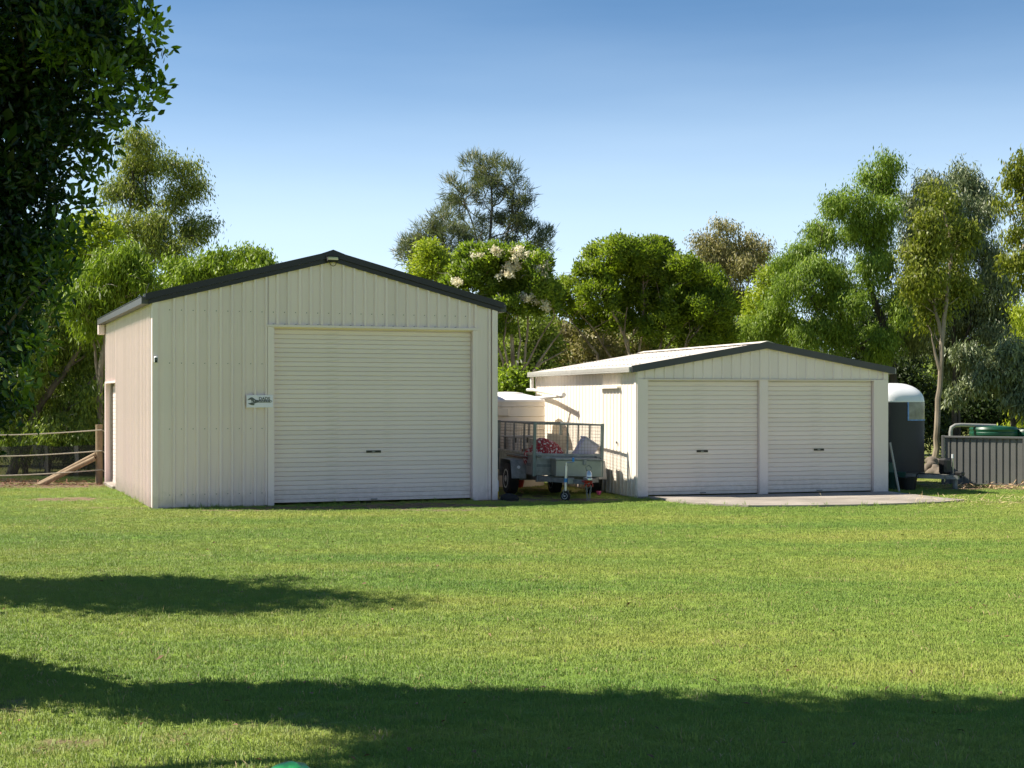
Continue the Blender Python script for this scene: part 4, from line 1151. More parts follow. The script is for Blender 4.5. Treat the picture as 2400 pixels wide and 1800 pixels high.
# small things around the trailer
pot = empty('pink_pot', tl(1.36, 0.35, 0), (0, 0, 0), 'small bright pink plastic pot on the grass under the trailer', 'pot')
MB().lathe([(0.03, 0.0), (0.045, 0.06), (0.04, 0.06), (0.026, 0.015)], 14).build('pot_body', M['pink'], pot, True)
MB().lathe([(0.045, 0.06), (0.052, 0.06), (0.052, 0.075), (0.042, 0.075)], 14).build('pot_rim', M['pink'], pot)
pot2 = empty('terracotta_pot', (0.15, 29.3, 0), (0, 0, 0), 'small orange clay pot seen beneath the trailer', 'pot')
MB().lathe([(0.07, 0.0), (0.11, 0.17), (0.1, 0.17), (0.06, 0.02)], 14).build('pot_body', M['red'], pot2, True)
MB().lathe([(0.11, 0.17), (0.125, 0.17), (0.125, 0.21), (0.105, 0.21)], 14).build('pot_rim', M['red'], pot2)
bot = empty('yellow_bottle', (-0.30, 26.25, 0), (0, 0, 0), 'white and yellow plastic bottle at the foot of the tall shed corner', 'bottle')
MB().lathe([(0.05, 0.0), (0.06, 0.02), (0.06, 0.12)], 14).build('bottle_base', M['yellow'], bot, True)
MB().lathe([(0.06, 0.121), (0.06, 0.30), (0.03, 0.36), (0.022, 0.36), (0.022, 0.40)], 14).build('bottle_body', M['floatwhite'], bot, True)
rk = lump('dark_stone', M['rubber'], (0.16, 0.10, 0.10), (-0.05, 25.6, 0.03), 5, 2, 0.25); tag(rk, 'small black lump of rubble by the tall shed corner', 'stone')

# ------------------------------------------------------------------ horse float beside the garage
fwd = Vector((0.45, -0.893, 0)).normalized(); FC = Vector((7.96, 29.45, 0))
hf = empty('horse_float', FC, (0, 0, math.atan2(fwd.y, fwd.x) - math.pi / 2), 'charcoal horse float with rounded white roof beside the garage', 'horse float')
HW, HL = 0.56, 2.2          # local: +y forward (nose at y=0.28), x right of travel
def plan(t, sx=1.0, nose=1.0):
    """half-closed outline: t in 0..1 from rear left to nose to rear right"""
    pts = []
    pts.append((-HW * sx, -HL)); pts.append((-HW * sx, -0.5))
    for k in range(1, 24):
        a = math.pi - math.pi * k / 24
        e = 0.62
        cx, sy = math.cos(a), math.sin(a)
        pts.append((HW * sx * math.copysign(abs(cx) ** e, cx), -0.25 + 0.42 * nose * abs(sy) ** e))
    pts.append((HW * sx, -0.5)); pts.append((HW * sx, -HL))
    return pts
def loft(rings, name, mat, parent):
    mb = MB(); n = len(rings[0][0]); vs = []
    for pts, z in rings: vs += [(x, y, z) for x, y in pts]
    fs = []
    for i in range(len(rings) - 1):
        for k in range(n):
            j = (k + 1) % n
            fs.append((i * n + k, i * n + j, (i + 1) * n + j, (i + 1) * n + k))
    fs.append(tuple(range(n - 1, -1, -1))); fs.append(tuple((len(rings) - 1) * n + k for k in range(n)))
    mb.add(vs, fs)
    return mb.build(name, mat, parent, True)
zb, zr, zt = 0.30, 1.745, 2.115
body = loft([(plan(0), zb), (plan(0), zr)], 'float_body', M['floatdark'], hf)
rings = []
for k in range(9):
    a = k / 8 * math.pi / 2
    s = max(0.28, math.cos(a) ** 0.8); nz = math.cos(a)
    pts = [(x * (0.38 + 0.62 * math.cos(a) ** 0.9), (y if y < -1.9 else (-0.25 - 0.25 * (1 - nz)) + (y + 0.25) * (1 if y < -0.25 else (0.15 + 0.85 * nz))) ) for x, y in plan(0)]
    rings.append((pts, zr + 0.002 + (zt - zr) * math.sin(a)))
froof = loft(rings, 'float_roof', M['floatwhite'], hf)
loft([([(x * 1.012, y * 1.012 if y > 0 else y) for x, y in plan(0)], zr - 0.018), ([(x * 1.012, y * 1.012 if y > 0 else y) for x, y in plan(0)], zr + 0.012)], 'roof_moulding', M['floatwhite'], hf)
# wrap-around front window over the right half of the nose
pl0 = [Vector(p) for p in plan(0)]
pl = []
for i in range(len(pl0) - 1):
    n_ = max(1, int((pl0[i + 1] - pl0[i]).length / 0.015))
    pl += [tuple(pl0[i].lerp(pl0[i + 1], k / n_)) for k in range(n_)]
iw0 = min(i for i, q in enumerate(pl) if q[1] > -0.42)
iw1 = min(i for i, q in enumerate(pl) if q[0] > 0.03)
def strip(i0, i1, z0, z1, off, name, mat, parent):
    mb = MB(); vs = []; fs = []
    for i in range(i0, i1 + 1):
        x, y = pl[i]
        px, py = pl[max(i - 1, 0)]; qx, qy = pl[min(i + 1, len(pl) - 1)]
        t = Vector((qx - px, qy - py)).normalized(); nrm = Vector((-t.y, t.x))
        for o_ in (0.0, off):
            for z in (z0, z1): vs.append((x + nrm.x * o_, y + nrm.y * o_, z))
    m_ = i1 - i0
    for i in range(m_):
        a = i * 4; b = a + 4
        fs += [(a + 2, b + 2, b + 3, a + 3), (a, a + 1, b + 1, b), (a + 1, a + 3, b + 3, b + 1), (a, b, b + 2, a + 2)]
    fs += [(0, 2, 3, 1), (m_ * 4, m_ * 4 + 1, m_ * 4 + 3, m_ * 4 + 2)]
    mb.add(vs, fs)
    return mb.build(name, mat, parent, True)
win = strip(iw0, iw1, 1.375, 1.722, 0.008, 'front_window', M['perspex'], hf)
strip(iw0, iw1, 1.352, 1.374, 0.011, 'masking_tape', M['tape'], win)
strip(iw1, iw1 + 2, 1.352, 1.724, 0.011, 'masking_tape', M['tape'], win)
strip(iw0, iw0 + 3, 1.376, 1.722, 0.011, 'window_trim', M['floatwhite'], win)
MB().box((-0.36, 0.0, 1.90), (-0.10, 0.045, 1.912)).build('roof_vent', M['gutter'], froof)
fr = MB(); fr.box((-HW + .02, -HL, 0.19), (HW - .02, 0.0, 0.298)); fr.build('float_chassis', M['galv'], hf)
a2 = math.radians(38)
db = MB()
tipf = Vector((-0.37, 1.13, 0))
for x in (-0.42, 0.42):
    d = tipf - Vector((x, -0.02, 0)); db.box((0, -0.03, 0.205), (d.length, 0.03, 0.285), 0, Matrix.Translation((x, -0.02, 0)) @ Matrix.Rotation(math.atan2(d.y, d.x), 4, 'Z'))
db.build('drawbar', M['galv'], hf)
MB().box((tipf.x - 0.05, tipf.y - 0.06, 0.286), (tipf.x + 0.05, tipf.y + 0.14, 0.36), 0.015).build('coupling', M['black'], hf)
MB().tube([(tipf.x + .02, tipf.y + 0.1, 0.30), (tipf.x + 0.1, tipf.y + 0.17, 0.27)], 0.025, 8).build('coupling_lever', M['black'], hf)
sw_ = MB().box((tipf.x + 0.04, tipf.y - 0.34, 0.30), (tipf.x + 0.22, tipf.y - 0.12, 0.62), 0.04).build('winch_cover', M['black'], hf)
MB().tube([(tipf.x + 0.02, tipf.y - 0.12, 0.30), (tipf.x + 0.05, tipf.y - 0.1, 0.66)], 0.014, 8).build('jockey_post', M['chrome'], hf)
MB().tube([(tipf.x + 0.05, tipf.y - 0.1, 0.62), (tipf.x + 0.05, tipf.y - 0.1, 0.70)], 0.022, 8).build('crank_grip', M['floatwhite'], hf)
MB().tube([(tipf.x - 0.02, tipf.y - 0.1, 0.21), (tipf.x - 0.02, tipf.y - 0.1, 0.0)], 0.05, 8).build('jockey_foot', M['galvdark'], hf)
wheel(hf, (-HW - 0.02, -1.2, 0.28), 0.28, 0.17); w_ = wheel(hf, (HW + 0.02, -1.2, 0.28), 0.28, 0.17)
# leaning pole, tubs
o = MB().tube([(7.46, 27.95, 0.0), (7.30, 28.02, 0.95)], 0.022, 8).build('leaning_pole', M['gutter']); tag(o, 'thin grey pole leaning against the right end of the garage', 'pole')
tb_ = empty('black_tub', (7.78, 28.55, 0), (0, 0, 0), 'black rubber tub with looped handles on the grass before the horse float', 'tub')
MB().lathe([(0.15, 0.0), (0.19, 0.24), (0.205, 0.245), (0.205, 0.255), (0.18, 0.25), (0.14, 0.03)], 24).build('tub_body', M['black'], tb_, True)
for s in (-1, 1):
    MB().tube([(s * 0.19 * 1 + 0, -0.07, 0.24), (s * 0.2, -0.04, 0.31), (s * 0.2, 0.04, 0.31), (s * 0.19, 0.07, 0.24)], 0.01, 6).build('tub_handle', M['black'], tb_)
tb2 = empty('green_tub', (7.63, 28.85, 0), (0, 0, 0), 'dark green tub standing behind the black tub', 'tub')
MB().lathe([(0.17, 0.0), (0.2, 0.33), (0.21, 0.34), (0.18, 0.34)], 24).build('tub_body', M['tubgreen'], tb2, True)
tb3 = empty('dark_bucket', (7.50, 28.93, 0), (0, 0, 0), 'grey blue bucket tall behind the green tub beside the float', 'bucket')
MB().lathe([(0.12, 0.0), (0.15, 0.52), (0.16, 0.53), (0.13, 0.53)], 20).build('bucket_body', M['tubgreen'], tb3, True)

# ------------------------------------------------------------------ grey steel fence, green tanks, gooseneck pipe
f0, f1 = Vector((9.09, 30.6, 0)), Vector((12.6, 28.4, 0))
fd = (f1 - f0); FL = fd.length; fa = math.atan2(fd.y, fd.x)
fen = empty('steel_fence', f0, (0, 0, fa), 'low grey ribbed steel fence at the right edge', 'fence')
FH = 1.0
def fence_panel():
    p = 0.135
    us = [(0, 0.03), (0.045, 0.03), (0.06, 0.0), (0.12, 0.0), (0.135, 0.03)]
    us = [(0, 0.0), (0.092, 0.0), (0.104, 0.028), (0.123, 0.028), (0.135, 0.0)]
    vs, fs = [], []
    for u, h in us:
        for z in (0.02, FH - 0.03): vs.append((u, h, z))
    for i in range(4):
        a = 2 * i; fs.append((a, a + 2, a + 3, a + 1))
    me = bpy.data.meshes.new('fence_pan'); me.from_pydata(vs, [], fs); return me
fpm = fence_panel()
k = 0; u = 0.045
while u + 0.135 < FL:
    if not (1.62 < u < 1.66): link('fence_pan', fpm, fen, M['fence'], loc=(u, 0, 0))
    u += 0.135
MB().box((0, -0.035, FH - 0.03), (FL, 0.045, FH + 0.015), 0.008).build('top_rail', M['fencecap'], fen)
MB().box((0, -0.03, 0.0), (FL, 0.04, 0.035)).build('bottom_rail', M['fencecap'], fen)
for u in (0.0, 1.66, 3.3):
    MB().box((u - 0.025, -0.04, 0.0), (u + 0.03, 0.05, FH + 0.02), 0.005).build('fence_post', M['fencecap'], fen)
def green_tank(x, y, r, h, label):
    t = empty('green_tank', (x, y, 0), (0, 0, 0), label, 'water tank', 'green water tanks behind the grey fence')
    prof = [(r * 0.98, 0.0)]
    z = 0.05
    while z < h - 0.1:
        prof += [(r, z), (r, z + 0.05), (r * 0.975, z + 0.065), (r * 0.975, z + 0.085)]; z += 0.1
    prof += [(r, h - 0.05), (r * 0.95, h)]
    MB().lathe(prof, 40).build('tank_wall', M['tankgreen'], t, True)
    MB().lathe([(r * 0.95, h + .001), (r * 0.5, h + 0.02), (r * .15, h + 0.035), (0.01, h + 0.035)], 12).build('tank_roof', M['tankgreen'], t)
green_tank(11.35, 34.2, 0.55, 1.13, 'corrugated green tank nearest the grey gooseneck pipe')
green_tank(12.35, 34.4, 0.60, 1.08, 'corrugated green tank with cone roof towards the right edge')
gp = MB().tube([(10.25, 33.9, 0), (10.25, 33.9, 1.02), (10.27, 33.9, 1.12), (10.36, 33.92, 1.17), (10.5, 33.95, 1.18), (11.4, 34.2, 1.15)], 0.045, 10).build('gooseneck_pipe', M['pvcgrey'], smooth=True)
tag(gp, 'grey gooseneck pipe bending over into the green tanks', 'pipe')

# ------------------------------------------------------------------ rope fence on the left
rfn = empty('rope_fence', (-8.71, 30.6, 0), (0, 0, 0), 'timber post fence with three cream ropes beside the tall shed', 'fence')
MB().tube([(0, 0, -0.1), (0, 0, 1.25)], 0.075, 12).build('fence_post', M['timber'], rfn, True)
MB().tube([(-4.2, -0.9, -0.1), (-4.2, -0.9, 1.25)], 0.075, 12).build('fence_post', M['timber'], rfn, True)
for off in (0.0, 0.055):
    MB().tube([(-1.25, -0.22 - off, -0.03 - off * 0.5), (-0.06, -0.03 - off, 0.62 - off * 1.4)], 0.055, 10).build('brace_pole', M['timber'], rfn, True)
for z in (1.14, 0.70, 0.30):
    pts = []
    for k in range(15):
        t = k / 14
        pts.append((0.08 - 4.3 * t, -0.085 - 0.9 * t, z - 0.10 * math.sin(math.pi * min(t * 1.0, 1))))
    ro = MB().tube(pts, 0.014, 6).build('rope', M['rope'], rfn, True)
    MB().tube([(0.08, -0.06, z), (0.12, -0.02, z - 0.04), (0.15, 0.0, z - 0.02), (0.14, 0.0, z - 0.12)], 0.012, 6).build('rope_tail', M['rope'], ro, True)
sc2 = MB(); vs = []; fs = []
nn = 40
for i in range(nn + 1):
    x = -13.5 + 5.2 * i / nn
    y = 31.3 + 0.05 * math.sin(i * 1.1) + 0.03 * math.sin(i * 2.7)
    for j, z in enumerate((0.0, 0.25, 0.5, 0.78)):
        vs.append((x, y + 0.03 * math.sin(i * 0.9 + j * 2), z - 0.02 * math.sin(i * 0.7) * (j == 3)))
for i in range(nn):
    for j in range(3):
        a = i * 4 + j; fs.append((a, a + 4, a + 5, a + 1))
sc2.add(vs, fs); o = sc2.build('shade_cloth', M['shade'], smooth=True); tag(o, 'sagging black shade cloth strung low behind the rope fence', 'shade cloth')

# green plastic sheet at the very bottom of the view
o = lump('green_plastic', M['greenbag'], (0.10, 0.09, 0.04), (-1.07, 6.98, 0.01), 21, 3, 0.30, 3.0); tag(o, 'shiny green plastic lying in the grass at the bottom edge', 'plastic')

# ------------------------------------------------------------------ trees
def quads_mesh(name, V, tint, per=4, facing=None):
    n = len(V) // per
    me = bpy.data.meshes.new(name)
    me.vertices.add(len(V)); me.vertices.foreach_set('co', V.astype(np.float32).ravel())
    me.loops.add(n * per); me.loops.foreach_set('vertex_index', np.arange(n * per, dtype=np.int32))
    me.polygons.add(n); me.polygons.foreach_set('loop_start', np.arange(0, n * per, per, dtype=np.int32))
    me.update(calc_edges=True)
    me.attributes.new('tint', 'FLOAT', 'FACE').data.foreach_set('value', tint.astype(np.float32))
    if facing is not None:
        me.attributes.new('facing', 'FLOAT_VECTOR', 'FACE').data.foreach_set('vector', facing.astype(np.float32).ravel())
    return me

def unit(a): return a / (np.linalg.norm(a, axis=1, keepdims=True) + 1e-9)

def crown(blobs, n, L, Wd, mode, seed, M_=18, clr=0.16, sub=10, sfrac=0.42, fill=0.12, upbias=0.35, lean=(0, 0, 0)):
    """leaf quads on clumps that sit on the blobs' surfaces"""
    r = np.random.default_rng(seed)
    B = np.array([b[:3] for b in blobs]); R = np.array([b[3:6] for b in blobs])
    wgt = (R[:, 0] * R[:, 2]) ** 0.9; wgt /= wgt.sum()
    nc = max(1, n // M_)
    bi = r.choice(len(blobs), nc, p=wgt)
    S = unit(r.normal(0, 1, (len(blobs) * sub, 3)) + (0, 0, upbias)).reshape(len(blobs), sub, 3)
    SR = r.uniform(0.65, 1.3, (len(blobs), sub)) * sfrac
    ST = r.uniform(0, 1, (len(blobs), sub))
    si = r.integers(0, sub, nc)
    sd = S[bi, si]
    d = unit(r.normal(0, 1, (nc, 3)) + 0.7 * sd + (0, 0, upbias))
    rel_ = sd * 0.72 + d * SR[bi, si][:, None] * (1 - 0.3 * r.uniform(0, 1, (nc, 1)) ** 2)
    inner = r.uniform(0, 1, nc) < fill
    rel_[inner] = unit(r.normal(0, 1, (inner.sum(), 3))) * 0.75 * r.uniform(0, 1, (inner.sum(), 1)) ** 0.4
    C = B[bi] + rel_ * R[bi]
    out = unit(rel_ * R[bi] + 1e-6)
    ct = np.clip(0.5 * ST[bi, si] + 0.5 * r.uniform(0, 1, nc), 0, 1)
    Pn = np.repeat(C, M_, 0) + r.normal(0, 1, (nc * M_, 3)) * clr
    O = np.repeat(out, M_, 0); m = len(Pn)
    rnd = r.normal(0, 1, (m, 3))
    if mode == 'broad': a = unit(rnd * 0.8 + O * 0.6 + (0, 0, 0.1))
    elif mode == 'droop': a = unit(rnd * 0.40 + O * 0.25 + (0, 0, -1.0))
    elif mode == 'needle': a = unit(rnd * 0.45 + O * 0.75 + (0, 0, 0.35))
    else: a = unit(rnd * 0.6 + O * 0.8 + (0, 0, 0.55))
    a = unit(a + np.array(lean))
    s = unit(np.cross(a, r.normal(0, 1, (m, 3))))
    l = L * r.uniform(0.6, 1.35, (m, 1)); w = Wd * r.uniform(0.7, 1.3, (m, 1)) / 2
    V = np.stack([Pn, Pn + a * l * 0.45 + s * w, Pn + a * l, Pn + a * l * 0.45 - s * w], 1).reshape(-1, 3)
    tint = np.clip(0.6 * np.repeat(ct, M_) + 0.4 * r.uniform(0, 1, m), 0, 1)
    fac = unit(0.45 * O + 0.55 * np.repeat(np.where(inner[:, None], out, d), M_, 0) + 0.001)
    crown.facing = fac
    return V, tint, C

def limb(mb, a, b, r0, r1, rnd, bend=0.12, seg=6, n=6, up=0.15):
    a, b = Vector(a), Vector(b); L = (b - a).length
    pts = []
    o1 = Vector((rnd.uniform(-1, 1), rnd.uniform(-1, 1), rnd.uniform(-0.5, 1))) * L * bend
    for k in range(seg + 1):
        t = k / seg
        p = a.lerp(b, t) + o1 * math.sin(math.pi * t) + Vector((0, 0, up * L * (t * (1 - t))))
        p += Vector((rnd.uniform(-1, 1), rnd.uniform(-1, 1), rnd.uniform(-1, 1))) * L * 0.018 * (1 if 0 < k < seg else 0)
        pts.append(p)
    mb.tube(pts, r0, n, r1)
    return pts

def tree(name, label, blobs, stems, leaf, barkm, cat='tree', group=None, seed=1, nb=40, br=(0.05, 0.008), twigs=0, extra=None, base_r=0.09):
    """stems: list of world point lists from the ground up. leaf: dict(mat, n, L, W, mode, ...)"""
    rnd = random.Random(seed)
    base = Vector(stems[0][0]); base.z = 0
    t = empty(name, base, (0, 0, 0), label, cat, group)
    if leaf['mode'] == 'droop': blobs = ragged(blobs, 6, 0.50, seed)
    V, tint, C = crown(blobs, leaf['n'], leaf['L'], leaf['W'], leaf['mode'], seed, **{k: v for k, v in leaf.items() if k not in ('mat', 'n', 'L', 'W', 'mode')})
    V = V - np.array(base)
    link('crown', quads_mesh('crown', V, tint, facing=crown.facing), t, leaf['mat'])
    mb = MB(); allp = []
    for si_, st in enumerate(stems):
        pts = [Vector(p) - base for p in st]
        r0_ = base_r * (1.0 if si_ == 0 else 0.6)
        fine = []
        for i in range(len(pts) - 1):
            for k in range(4):
                q = pts[i].lerp(pts[i + 1], k / 4)
                if k: q += Vector((rnd.uniform(-1, 1), rnd.uniform(-1, 1), 0)) * 0.02 * (pts[i + 1] - pts[i]).length
                fine.append(q)
        fine.append(pts[-1])
        mb.tube(fine, r0_, 8, r0_ * 0.3)
        m = len(fine)
        allp += [(p, r0_ + (r0_ * 0.3 - r0_) * i / m) for i, p in enumerate(fine) if i > m * 0.3]
    for k in range(nb):
        tgt = Vector(C[rnd.randrange(len(C))]) - base
        cand = [q for q in allp if q[0].z < tgt.z - 0.2] or allp
        cand = sorted(cand, key=lambda q: (q[0] - tgt).length)[:4]
        p, pr = rnd.choice(cand)
        pts = limb(mb, p, tgt, min(br[0], pr * 0.7) * rnd.uniform(0.6, 1.1), br[1], rnd)
        if k < nb * 0.5: allp += [(q, br[0] * 0.6) for q in pts[2:4]]
    tk = mb.build('trunk', barkm, t, True)
    if twigs:
        tw = MB()
        for k in range(twigs):
            p = Vector(C[rnd.randrange(len(C))]) - base
            d = Vector((rnd.uniform(-1, 1), rnd.uniform(-1, .4), rnd.uniform(-0.6, 0.5))) * rnd.uniform(0.25, 0.6)
            limb(tw, p, p + d, 0.012, 0.003, rnd, 0.2, 4, 4, 0)
        o = tw.build('dead_twigs', M['twig'], t, True); o['kind'] = 'stuff'
    return t

def bl(lst, Z, dz=0.5, seed=0, k=1.0):
    """blobs from (px, py, rx_px[, ry_px]) at distance Z"""
    r = random.Random(seed); out = []
    for e in lst:
        px, py, rx = e[:3]; ry = e[3] if len(e) > 3 else rx
        z = Z + r.uniform(-dz, dz)
        c = P(px, py, z); a, b = rx * z / F * k, ry * z / F * k
        out.append((c[0], c[1], c[2], a, (a + b) / 2, b))
    return out
def ragged(blobs, k=3, scale=0.58, seed=0):
    """break each mass into smaller ones so that the outline is uneven"""
    r = random.Random(seed + 500); out = []
    for (x, y, z, a, b, c) in blobs:
        for i in range(k):
            d = Vector((r.gauss(0, 1), r.gauss(0, 1), r.gauss(0, 1))).normalized() * r.uniform(0.25, 1.0)
            f = scale * r.uniform(0.65, 1.2)
            out.append((x + d.x * a, y + d.y * b, z + d.z * c, a * f, b * f, c * f))
    return out
def st(Z, *pts): return [P(x, y, Z + (p[0] if p else 0)) for x, y, *p in pts]
def base_at(px, Z): return ((px - 1200) / F * Z, Z, -0.05)

M['twig'] = barkmat('dead_twig', (0.20, 0.16, 0.12), (0.38, 0.33, 0.27))
M['bark_grey'] = barkmat('grey_brown_bark', (0.06, 0.05, 0.04), (0.17, 0.14, 0.11))
M['bark_mid'] = barkmat('mid_bark', (0.12, 0.09, 0.065), (0.30, 0.24, 0.18))
M['bark_dark'] = barkmat('dark_bark', (0.025, 0.02, 0.016), (0.075, 0.06, 0.05))
M['bark_pale'] = barkmat('pale_bark', (0.24, 0.19, 0.14), (0.48, 0.41, 0.33))
M['bark_paper'] = barkmat('paperbark', (0.13, 0.085, 0.055), (0.42, 0.32, 0.23))

L_euc = leafmat('gum_leaf', [(0.05, 0.065, 0.018), (0.12, 0.14, 0.032), (0.25, 0.24, 0.05)], 0.35, mult=1.9)
L_lime = leafmat('lime_leaf', [(0.07, 0.11, 0.012), (0.16, 0.22, 0.02), (0.27, 0.33, 0.034)], 0.4, mult=1.35)
L_yel = leafmat('yellow_leaf', [(0.10, 0.13, 0.012), (0.20, 0.24, 0.02), (0.32, 0.33, 0.03)], 0.4)
L_scrub = leafmat('scrub_leaf', [(0.045, 0.065, 0.016), (0.095, 0.125, 0.022), (0.19, 0.22, 0.036)], 0.35, mult=1.9)
L_cas = leafmat('sheoak_needle', [(0.045, 0.060, 0.038), (0.085, 0.098, 0.050), (0.155, 0.145, 0.055)], 0.3)
L_paper = leafmat('paperbark_leaf', [(0.04, 0.065, 0.008), (0.105, 0.15, 0.014), (0.22, 0.26, 0.024)], 0.45, clump=0.65, mult=1.85)
L_paper2 = leafmat('dense_leaf', [(0.038, 0.058, 0.007), (0.11, 0.15, 0.013), (0.23, 0.26, 0.022)], 0.45, clump=0.65, mult=1.85)
L_brown = leafmat('olive_brown_leaf', [(0.09, 0.08, 0.035), (0.17, 0.15, 0.06), (0.25, 0.22, 0.09)], 0.25)
L_pepper = leafmat('pepper_leaf', [(0.06, 0.095, 0.018), (0.125, 0.18, 0.026), (0.22, 0.27, 0.04)], 0.4)
L_silver = leafmat('silver_leaf', [(0.045, 0.06, 0.024), (0.105, 0.125, 0.055), (0.24, 0.26, 0.14)], 0.2, gloss=0.5)
L_olive = leafmat('yellow_green_leaf', [(0.06, 0.075, 0.012), (0.125, 0.145, 0.018), (0.25, 0.255, 0.03)], 0.35, mult=1.4)
L_shaded = leafmat('shaded_shrub_leaf', [(0.015, 0.028, 0.008), (0.035, 0.058, 0.014), (0.07, 0.10, 0.02)], 0.25, mult=1.1)  # deep shade under the trees is put into these leaf colours
L_flower = leafmat('cream_blossom', [(0.45, 0.32, 0.19), (0.76, 0.70, 0.52), (0.86, 0.83, 0.70)], 0.45, tcol=(1, 1, 1), mult=1.1, clump=0.2)
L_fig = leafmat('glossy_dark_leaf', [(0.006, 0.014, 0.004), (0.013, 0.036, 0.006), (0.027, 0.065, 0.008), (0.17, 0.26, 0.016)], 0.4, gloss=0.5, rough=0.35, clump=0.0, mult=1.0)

# far wood, one mass behind everything
def far_wood():
    r = np.random.default_rng(77)
    blobs = []
    for k in range(130):
        x = r.uniform(-48, 52); y = r.uniform(78, 96)
        h = r.uniform(1.6, 3.6)
        blobs.append((x, y, h * 0.6 + 0.3, r.uniform(2, 4), 2.5, h))
    V, t, C = crown(blobs, 52000, 0.6, 0.3, 'broad', 77, M_=14, clr=0.5)
    o = link('far_wood', quads_mesh('far_wood', V, t, facing=crown.facing), mat=L_scrub); tag(o, 'distant belt of olive green woodland behind the trees', 'woodland', kind='stuff')
far_wood()

DR = dict(mode='droop')
# left: tall gum
tree('gum_tree', 'tall olive gum tree with open crown left behind the tall shed',
     bl([(312, 335, 48, 42), (335, 385, 52, 45), (300, 400, 38), (425, 392, 46, 32), (455, 440, 36, 40), (405, 455, 42), (280, 450, 42), (330, 460, 42), (300, 530, 45, 40), (375, 535, 58, 42), (440, 535, 42, 40), (482, 530, 22, 34), (330, 590, 55, 40), (410, 590, 60, 40)], 52, 0.8, 1, 0.85),
     [[base_at(310, 52)] + st(52, (308, 700), (300, 560), (310, 400)), [base_at(318, 52)] + st(52, (320, 650), (345, 540), (340, 400)), [base_at(325, 52.3)] + st(52.3, (335, 640), (390, 530), (430, 410))],
     dict(mat=L_euc, n=30000, L=0.15, W=0.04, M_=9, clr=0.20, sub=14, sfrac=0.40, fill=0.05, **DR), M['bark_dark'], seed=11, nb=70, br=(0.06, 0.012))
tree('lime_tree', 'bright lime green bushy tree rising over the left roof slope of the tall shed',
     bl([(565, 612, 48, 42), (622, 636, 42, 32), (510, 632, 42, 36), (455, 640, 46, 42), (400, 648, 44, 44), (560, 665, 70, 50), (470, 690, 70, 50), (640, 680, 40, 40), (390, 710, 50)], 37, 0.5, 2),
     [[base_at(480, 37)] + st(37, (490, 850), (500, 700), (520, 620)), [base_at(480, 37)] + st(37, (440, 800), (420, 680))],
     dict(mat=L_lime, n=32000, L=0.13, W=0.04, M_=14, clr=0.10, sub=14, sfrac=0.36, **DR), M['bark_grey'], seed=12, nb=30)
tree('weeping_tree', 'pale lime weeping tree with bare arching twigs behind the rope fence',
     bl([(275, 612, 42, 44), (245, 680, 44, 60), (312, 640, 40, 50), (225, 735, 44, 60), (285, 705, 45, 50), (335, 660, 30, 40), (190, 700, 40, 50)], 34, 0.5, 3),
     [[base_at(240, 34)] + st(34, (235, 900), (250, 740), (275, 600)), [base_at(240, 34)] + st(34, (225, 850), (200, 700))],
     dict(mat=L_lime, n=20000, L=0.16, W=0.03, M_=14, clr=0.12, sub=14, sfrac=0.32, mode='droop'), M['bark_mid'], seed=13, nb=40, br=(0.03, 0.006), twigs=60)
tree('yellow_tree', 'yellow green tree half hidden behind the dark foreground foliage',
     bl([(222, 552, 42, 50), (195, 610, 52, 50), (235, 630, 40, 48), (160, 660, 50, 50), (120, 620, 60, 60)], 42, 0.5, 4),
     [[base_at(190, 42)] + st(42, (195, 800), (205, 600))],
     dict(mat=L_yel, n=15000, L=0.14, W=0.06, mode='broad', M_=14, clr=0.14, sub=12), M['bark_dark'], seed=14, nb=20)
tree('tangled_shrub', 'tangled olive shrub with leaning bare limbs behind the rope fence',
     bl([(205, 790, 46, 44), (150, 800, 60, 55), (210, 870, 42, 50), (120, 890, 60, 55), (180, 950, 50, 50), (100, 980, 60, 50), (205, 1030, 40, 50), (30, 930, 70, 70), (-60, 900, 90, 90), (140, 1050, 50, 35), (235, 960, 25, 60), (40, 800, 80, 70), (90, 730, 70, 60), (80, 1050, 50, 40), (30, 1040, 50, 40), (180, 1060, 45, 34), (120, 1010, 50, 40), (215, 960, 30, 50), (70, 900, 60, 60)], 34.5, 0.7, 5),
     [[base_at(25, 34.5)] + st(34.5, (60, 1010), (100, 940), (160, 860), (200, 790)), [base_at(60, 34.5)] + st(34.5, (55, 1000), (40, 900), (60, 780)), [base_at(110, 34.8)] + st(34.8, (130, 1000), (180, 930), (225, 880))],
     dict(mat=L_scrub, n=54000, L=0.13, W=0.03, M_=14, clr=0.14, sub=12, sfrac=0.4, fill=0.2, **DR), M['bark_grey'], cat='shrub', seed=15, nb=90, br=(0.035, 0.006), twigs=240, base_r=0.13)
